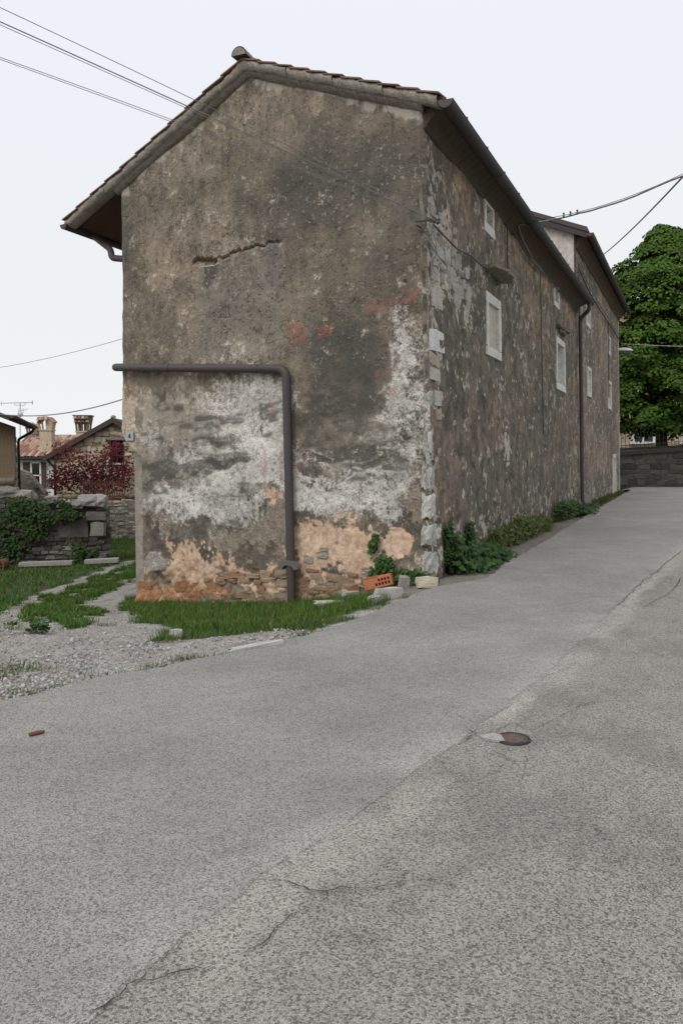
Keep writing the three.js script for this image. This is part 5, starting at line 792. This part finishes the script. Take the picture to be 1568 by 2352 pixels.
// ------------------------------------------------------------------ background, right: retaining wall, railing, tree, house
{
  const A = V(10.5, .1, -45.9), B = V(25, .1, -44.6), k = thing('retaining_wall', 'dark coursed stone retaining wall across the end of the road', 'wall'), y1 = x => 2.02 + .085 * (x - 4.7) * .9; obj('core', prism([A, B, B.clone().setY(y1(14.5) - .05), A.clone().setY(2.0)], V(0, 0, -.6)), M.mortarDark, k);
  masonry(k, A, B, 2.9, 0, [.2, .32], [.36, .8], M.wallStone, SLABROCKS, x => y1(x) - .18, 77, 'stone', .02, .0);
  for (let i = 0; i < 12; i++) { const s0 = 14.5 * i / 12, s1 = 14.5 * (i + .985) / 12, p = s => A.clone().lerp(B, s / 14.5).setY(A.y + y1(s) - .16); obj('coping', prism([p(s0).add(V(0, 0, .14)), p(s1).add(V(0, 0, .14)), p(s1).add(V(0, .2, .14)), p(s0).add(V(0, .2, .14))], V(0, 0, -.7)), M.wallStone[2], k); }
  struct('terrace', prism([V(9, 2.05, -46.2), V(26, 2.9, -45), V(60, 2.9, -46), V(60, 3, -90), V(9, 2.2, -90)], V(0, -.5, 0)), grain(.11, .12, .05));
  const f = thing('iron_railing', 'black iron railing with scrolls on top of the retaining wall', 'railing'), n = 58; const q = s => A.clone().lerp(B, s).add(V(0, y1(s * 14.5) + .02, -.15));
  for (let i = 0; i <= n; i++) { const p = q((i + 8) / (n + 14)); obj('bar', rod(p, p.clone().add(V(0, 1.5, 0)), .014, .014, 6), M.iron, f); if (p.x < 20) { const g = new THREE.TorusGeometry(.055, .012, 5, 12); g.translate(p.x + .08, p.y + .22, p.z); obj('scroll', g, M.iron, f); } }
  for (const h of [.1, .34, 1.36]) obj('rail', beam(q(.1).add(V(0, h, 0)), q(.98).add(V(0, h, 0)), .03, .035), M.iron, f);
}
{
  const k = thing('cream_house', 'pale house with white window frames behind the iron railing', 'house'), z = -60; obj('wall', box(24, 9, 6, 28.5, 6, z - 3), M.cream, k);
  const W = (x, y, w, h) => { const p = atDepth(x, y, z), g = obj('window', box(w, h, .06, p.x, p.y, z + .05), M.glass, k); obj('frame', box(.16, h + .2, .12, p.x - w / 2, p.y, z + .08), M.paintWhite, g); obj('frame', box(.16, h + .2, .12, p.x + w / 2, p.y, z + .08), M.paintWhite, g); obj('frame', box(.14, h + .2, .12, p.x, p.y, z + .082), M.paintWhite, g); obj('sill', box(w + .5, .16, .3, p.x, p.y - h / 2 - .06, z + .1), M.paintWhite, g); };
  W(1476, 985, 1.5, 1.9); W(1590, 985, 1.5, 1.9);
  obj('roof', prism([V(16.5, 10.5, z + .8), V(41, 10.5, z + .8), V(41, 13, z - 3), V(16.5, 13, z - 3)], V(0, .3, -4)), M.tile[4], k);
}
function tree(name, label, base, profile, axis, nClump, perClump, col, leafS, seed, trunkR, clumpS) { // profile: [height, radius] pairs; axis: x, z of the stem
  const k = thing(name, label, 'tree'), r = rng(seed), parts = [], L = [], y0 = profile[0][0], y1 = profile[profile.length - 1][0];
  const rad = y => { for (let i = 0; i + 1 < profile.length; i++) if (y <= profile[i + 1][0]) return mix(profile[i][1], profile[i + 1][1], (y - profile[i][0]) / (profile[i + 1][0] - profile[i][0])); return 0; };
  const P = [base, V(axis[0], y0 + .5, axis[1]), V(axis[0], (y0 + y1) / 2, axis[1]), V(axis[0], y1 - .5, axis[1])]; for (let i = 0; i < 3; i++) parts.push(rod(P[i].clone().add(V(0, i ? -.1 : 0, 0)), P[i + 1], trunkR * [1, .8, .45][i], trunkR * [.8, .45, .1][i], 10));
  const pad = (c, s, a, n) => { const ox = Math.cos(a), oz = Math.sin(a); for (let q = 0; q < n; q++) { const b = r() * 6.283, w = Math.sqrt(r()), dx = Math.cos(b) * w, dz = Math.sin(b) * w, along = dx * ox + dz * oz; L.push([V(c.x + dx * s, c.y + s * (.3 * (1 - w * w) - .38 * Math.max(0, along) * w - .3 * w * w * r()) + rr(-.07, .07, r), c.z + dz * s), V(dx * .8 + ox * .5, .7, dz * .8 + oz * .5)]); } };
  for (let i = 0; i < nClump; i++) {
    const y = mix(y0, y1, Math.pow(r(), 1.15)), a = r() * 6.283, R0 = rad(y) * (1 + .2 * Math.sin(a * 3 + y * 1.7) + .1 * Math.sin(a * 7 + y * 3)), q = i % 3 === 0 ? rr(.1, .6, r) : rr(.66, 1, r); const c = V(axis[0] + R0 * q * Math.cos(a), y, axis[1] + R0 * q * Math.sin(a));
    if (i % 5 === 0 && y > y0 + 2.2) parts.push(rod(V(axis[0], Math.min(c.y - .5 - R0 * .25, y1 - 1.5), axis[1]), c, .07, .02, 5));
    pad(c, rr(...clumpS, r) * (.55 + .45 * clamp(rad(y) / 3)), a, perClump);
  }
  for (let i = 0; i < 16; i++) { const a = r() * 6.283, q = r() * .9, y = y1 - .4 - q * 1.6 + rr(0, .9, r); for (let j = 0; j < 5; j++) pad(V(axis[0] + q * 1.3 * Math.cos(a), y - j * .22, axis[1] + q * 1.3 * Math.sin(a)), .12 + .07 * j, a, 16); } // shoots at the top
  obj('trunk', mergeGeometries(parts), M.bark, k); leaves('crown', L, k, col, leafS, seed + 1); return k;
}
tree('linden_tree', 'big dense green linden tree behind the iron railing', V(18.35, 2.3, -47.6), [[3.4, 2.8], [4.4, 4.2], [5.5, 4.9], [8, 5.0], [10, 4.0], [12, 2.9], [13.6, 1.6], [14.9, .4]], [18.4, -48.2], 720, 130, [.052, .105, .014], [.12, .22], 301, .34, [.6, 1.15]);
tree('background_tree', 'smaller tree peeping out behind the far roof', V(15.6, 2, -60), [[5, 2], [8, 2.8], [11, 2.2], [13.6, .5]], [15.6, -60], 130, 90, [.06, .13, .02], [.16, .28], 401, .3, [.6, 1]);
console.log('right background');

// ------------------------------------------------------------------ ground cover
function bladeGeo() { const g = triGeo([-.5, 0, 0, .5, 0, 0, .32, .5, .12, -.5, 0, 0, .32, .5, .12, -.3, .5, .12, -.3, .5, .12, .32, .5, .12, .08, 1, .42], [...Array(18)].map((_, i) => i % 2)); return g; }
const BLADE = bladeGeo(), bladeMat = new THREE.MeshPhysicalMaterial({ roughness: .8, specularIntensity: .3, side: THREE.DoubleSide });
function grass(name, label, pts, hgt, wid, col, seed) { const r = rng(seed), im = new THREE.InstancedMesh(BLADE, bladeMat, pts.length), m = new THREE.Matrix4(), q = new THREE.Quaternion(), c = new THREE.Color(); pts.forEach(([x, z, s = 1], i) => { q.setFromEuler(new THREE.Euler(rr(-.3, .5, r), rr(0, 6.28, r), rr(-.35, .35, r), 'YXZ')); const h = rr(...hgt, r) * s; m.compose(V(x, G(x, z) - .015, z), q, V(rr(...wid, r), h, h)); im.setMatrixAt(i, m); const k = rr(.65, 1.4, r), d = r() < .07 ? 1 : 0; c.setRGB(mix(col[0] * k, .3, d * .7), mix(col[1] * k, .25, d * .7), mix(col[2] * k, .12, d * .7)); im.setColorAt(i, c); }); im.castShadow = im.receiveShadow = true; im.name = numbered(name); im.userData.kind = 'stuff'; scene.add(im); return tag(im, label, 'grass'); }
function scatter(P, n, seed, ok) { const r = rng(seed), xs = P.map(p => p[0]), zs = P.map(p => p[1]), x0 = Math.min(...xs) - .3, x1 = Math.max(...xs) + .3, z0 = Math.min(...zs) - .4, z1 = Math.max(...zs) + .4, out = []; let guard = 0; while (out.length < n && guard++ < n * 30) { const x = rr(x0, x1, r), z = rr(z0, z1, r); if (ok(x, z)) out.push([x, z, .55 + .9 * N(x, z, .4, 1)]); } return out; }
const wallFree = (x, z) => { const [a, b] = ab(x, z); return !(a > -.02 && a < 6.1 && b > -.03); };
const inFront = (x, z) => { const e = .35 * (N(x, z, .35, 1) - .5), f = .35 * (N(x + 5, z, .35, 2) - .5); return inside(lawnFront, x + e, z + f * 1.6) && wallFree(x, z); };
grass('grass_strip', 'green grass strip along the foot of the gable wall', scatter(lawnFront, 26000, 1, inFront), [.05, .12], [.005, .009], [.065, .12, .02], 2);
grass('lawn', 'green lawn either side of the worn track at left', [...scatter(lawnLeft, 26000, 3, (x, z) => grassy(x, z) && wallFree(x, z) && !inFront(x, z)), ...scatter(lawnMid, 17000, 4, (x, z) => { const e = .35 * (N(x, z, .35, 1) - .5), f = .35 * (N(x + 5, z, .35, 2) - .5); return inside(lawnMid, x + e, z + f * 1.6) && grassy(x, z) && wallFree(x, z); }), ...scatter(lawnFar, 9000, 14, (x, z) => wallFree(x, z))], [.05, .11], [.010, .018], [.06, .12, .02], 5);
{ // tufts on the gravel and along the asphalt edge
  const pts = [], r = rng(8); for (const [px, py, n, s] of [[30, 1538, 120, .16], [62, 1532, 90, .14], [8, 1552, 60, .1], [430, 1512, 120, .13], [60, 1596, 90, .1], [90, 1452, 60, .08], [170, 1575, 60, .1], [355, 1536, 60, .14], [380, 1528, 70, .12], [530, 1504, 70, .14], [390, 1470, 110, .12], [240, 1435, 60, .1], [30, 1443, 90, .12], [150, 1424, 80, .12], [205, 1552, 40, .14], [300, 1548, 40, .1], [400, 1450, 70, .12], [480, 1516, 40, .16], [650, 1472, 60, .12], [870, 1395, 120, .14], [945, 1370, 90, .1], [700, 1455, 60, .1]]) { const c = onGround(px, py); for (let i = 0; i < n; i++) { const g = Math.sqrt(-2 * Math.log(r() + 1e-6)) * s * .6, a = r() * 6.28; pts.push([c.x + g * Math.cos(a) * 1.3, c.z + g * Math.sin(a), .5 + .5 * r()]); } }
  grass('grass_tufts', 'scattered small grass tufts on gravel and road edge', pts, [.04, .1], [.005, .009], [.075, .125, .028], 9);
  const wp = []; for (let i = 0; i < 12000; i++) { const t = Math.pow(r(), 1.1) * 28 + .8; if (N(t, 0, 1.6, 1) < .43 && t > 3) continue; const o = .02 + Math.abs(r() + r() - 1) * (.42 - .1 * (t > 15)) * (.35 + N(t, 4, .9, 2)); const p = S(t, 0, o); wp.push([p.x, p.z, (t < 12 ? .7 + 1.6 * N(t, 2, .8) : .8) * (1.25 - o)]); }
  grass('verge_weeds', 'ragged weeds and grass along the foot of the street wall', wp, [.08, .2], [.009, .016], [.08, .115, .028], 10);
}
{ // ivy and low leafy growth by the corner
  const bush = (name, label, c, n, col, sz, seed) => { const L = [], r = rng(seed); for (let i = 0; i < n; i++) { const [t, v, o, st, sv, so] = c[Math.floor(r() * c.length)]; const g = () => (r() + r() + r() - 1.5) * 1.3; const v2 = v + g() * sv, o2 = o + g() * so; if (o2 < .01) continue; const p = S(t + g() * st, v2, o2); if (p.y < G(p.x, p.z) + .01) p.y = G(p.x, p.z) + r() * .12; L.push([p, NS.clone().multiplyScalar(.8).add(V(0, .6, .3))]); } return tag(leaves(name, L, null, col, sz, seed + 1), label, 'ivy'); };
  bush('ivy_bush', 'dark green ivy bush at the foot of the street wall by the corner', [[.85, .24, .12, .2, .2, .1], [1.2, .16, .22, .35, .15, .16], [1.6, .16, .28, .35, .15, .2], [2.0, .14, .32, .3, .12, .2], [1.1, .1, .34, .4, .08, .22], [1.95, .36, .05, .1, .2, .05], [.65, .42, .05, .08, .2, .04], [2.4, .1, .34, .25, .08, .2]], 4400, [.034, .075, .02], [.05, .1], 51);
  bush('low_bush', 'olive tufted plants midway along the street wall', [[4.6, .28, .14, .5, .16, .12], [5.6, .34, .18, .6, .18, .14], [6.4, .28, .2, .5, .15, .16], [3.7, .26, .1, .3, .15, .1], [7.6, .26, .12, .5, .12, .12]], 2600, [.06, .085, .022], [.04, .09], 53);
  bush('small_bush', 'small green bush just before the street downpipe', [[11.2, .42, .22, .9, .15, .18], [12.3, .32, .45, .6, .08, .26]], 1500, [.034, .07, .022], [.06, .11], 55);
  const Lf = [], r = rng(59); for (const [px, py, n, s] of [[888, 1300, 260, .13], [872, 1325, 160, .1], [925, 1325, 160, .11], [862, 1250, 80, .05], [866, 1235, 50, .04], [860, 1265, 50, .04], [960, 1335, 240, .13], [945, 1345, 160, .12], [1000, 1350, 140, .1]]) { const [u, v] = onFront(px, py); for (let i = 0; i < n; i++) { const g = () => (r() + r() + r() - 1.5) * 1.2; Lf.push([F(u + g() * s, v + g() * s, .05 + Math.abs(g()) * s * .8), NF.clone().add(V(0, .5, 0))]); } }
  tag(leaves('corner_ivy', Lf, null, [.04, .085, .02], [.04, .085], 60), 'ivy sprigs around the clay block and up the gable corner', 'ivy');
  const pl = [], c = onGround(90, 1453); for (let i = 0; i < 90; i++) pl.push([V(c.x + rr(-.1, .1, r), c.y + rr(.02, .12, r), c.z + rr(-.1, .1, r)), V(0, 1, .4)]); tag(leaves('low_plant', pl, null, [.03, .07, .02], [.04, .07], 63), 'single dark leafy weed on the gravel at left', 'plant');
}
{ // loose gravel
  const r = rng(77), g = new THREE.IcosahedronGeometry(1, 0); const pts = []; const far = poly([[0, 1420]])[0]; let guard = 0;
  while (pts.length < 9000 && guard++ < 300000) { const px = rr(-30, 760, r), py = rr(1400, 1625, r); const p = onGround(px, py); const [a, b] = ab(p.x, p.z); if (grassy(p.x, p.z) || !wallFree(p.x, p.z)) { if (r() > .03) continue; } if (N(p.x, p.z, .6, 1) < .38 && r() > .25) continue; if (b > -.1 && a < 6) continue; pts.push(p); }
  const im = new THREE.InstancedMesh(g, grain(1, 1, 1, .004), pts.length), m = new THREE.Matrix4(), q = new THREE.Quaternion(), c = new THREE.Color(); pts.forEach((p, i) => { const s = .004 + .013 * Math.pow(r(), 3); q.setFromEuler(new THREE.Euler(r() * 6, r() * 6, r() * 6)); m.compose(V(p.x, G(p.x, p.z) - .006 + s * .3, p.z), q, V(s * rr(.8, 1.5, r), s * rr(.5, .9, r), s * rr(.8, 1.4, r))); im.setMatrixAt(i, m); const k = rr(.26, .62, r); c.setRGB(k, k * .965, k * .92); im.setColorAt(i, c); }); im.castShadow = im.receiveShadow = true; im.name = 'gravel'; im.userData.kind = 'stuff'; tag(im, 'loose pale limestone gravel at the mouth of the track', 'gravel'); scene.add(im);
}
console.log('ground cover');
renderer.render(scene, camera);
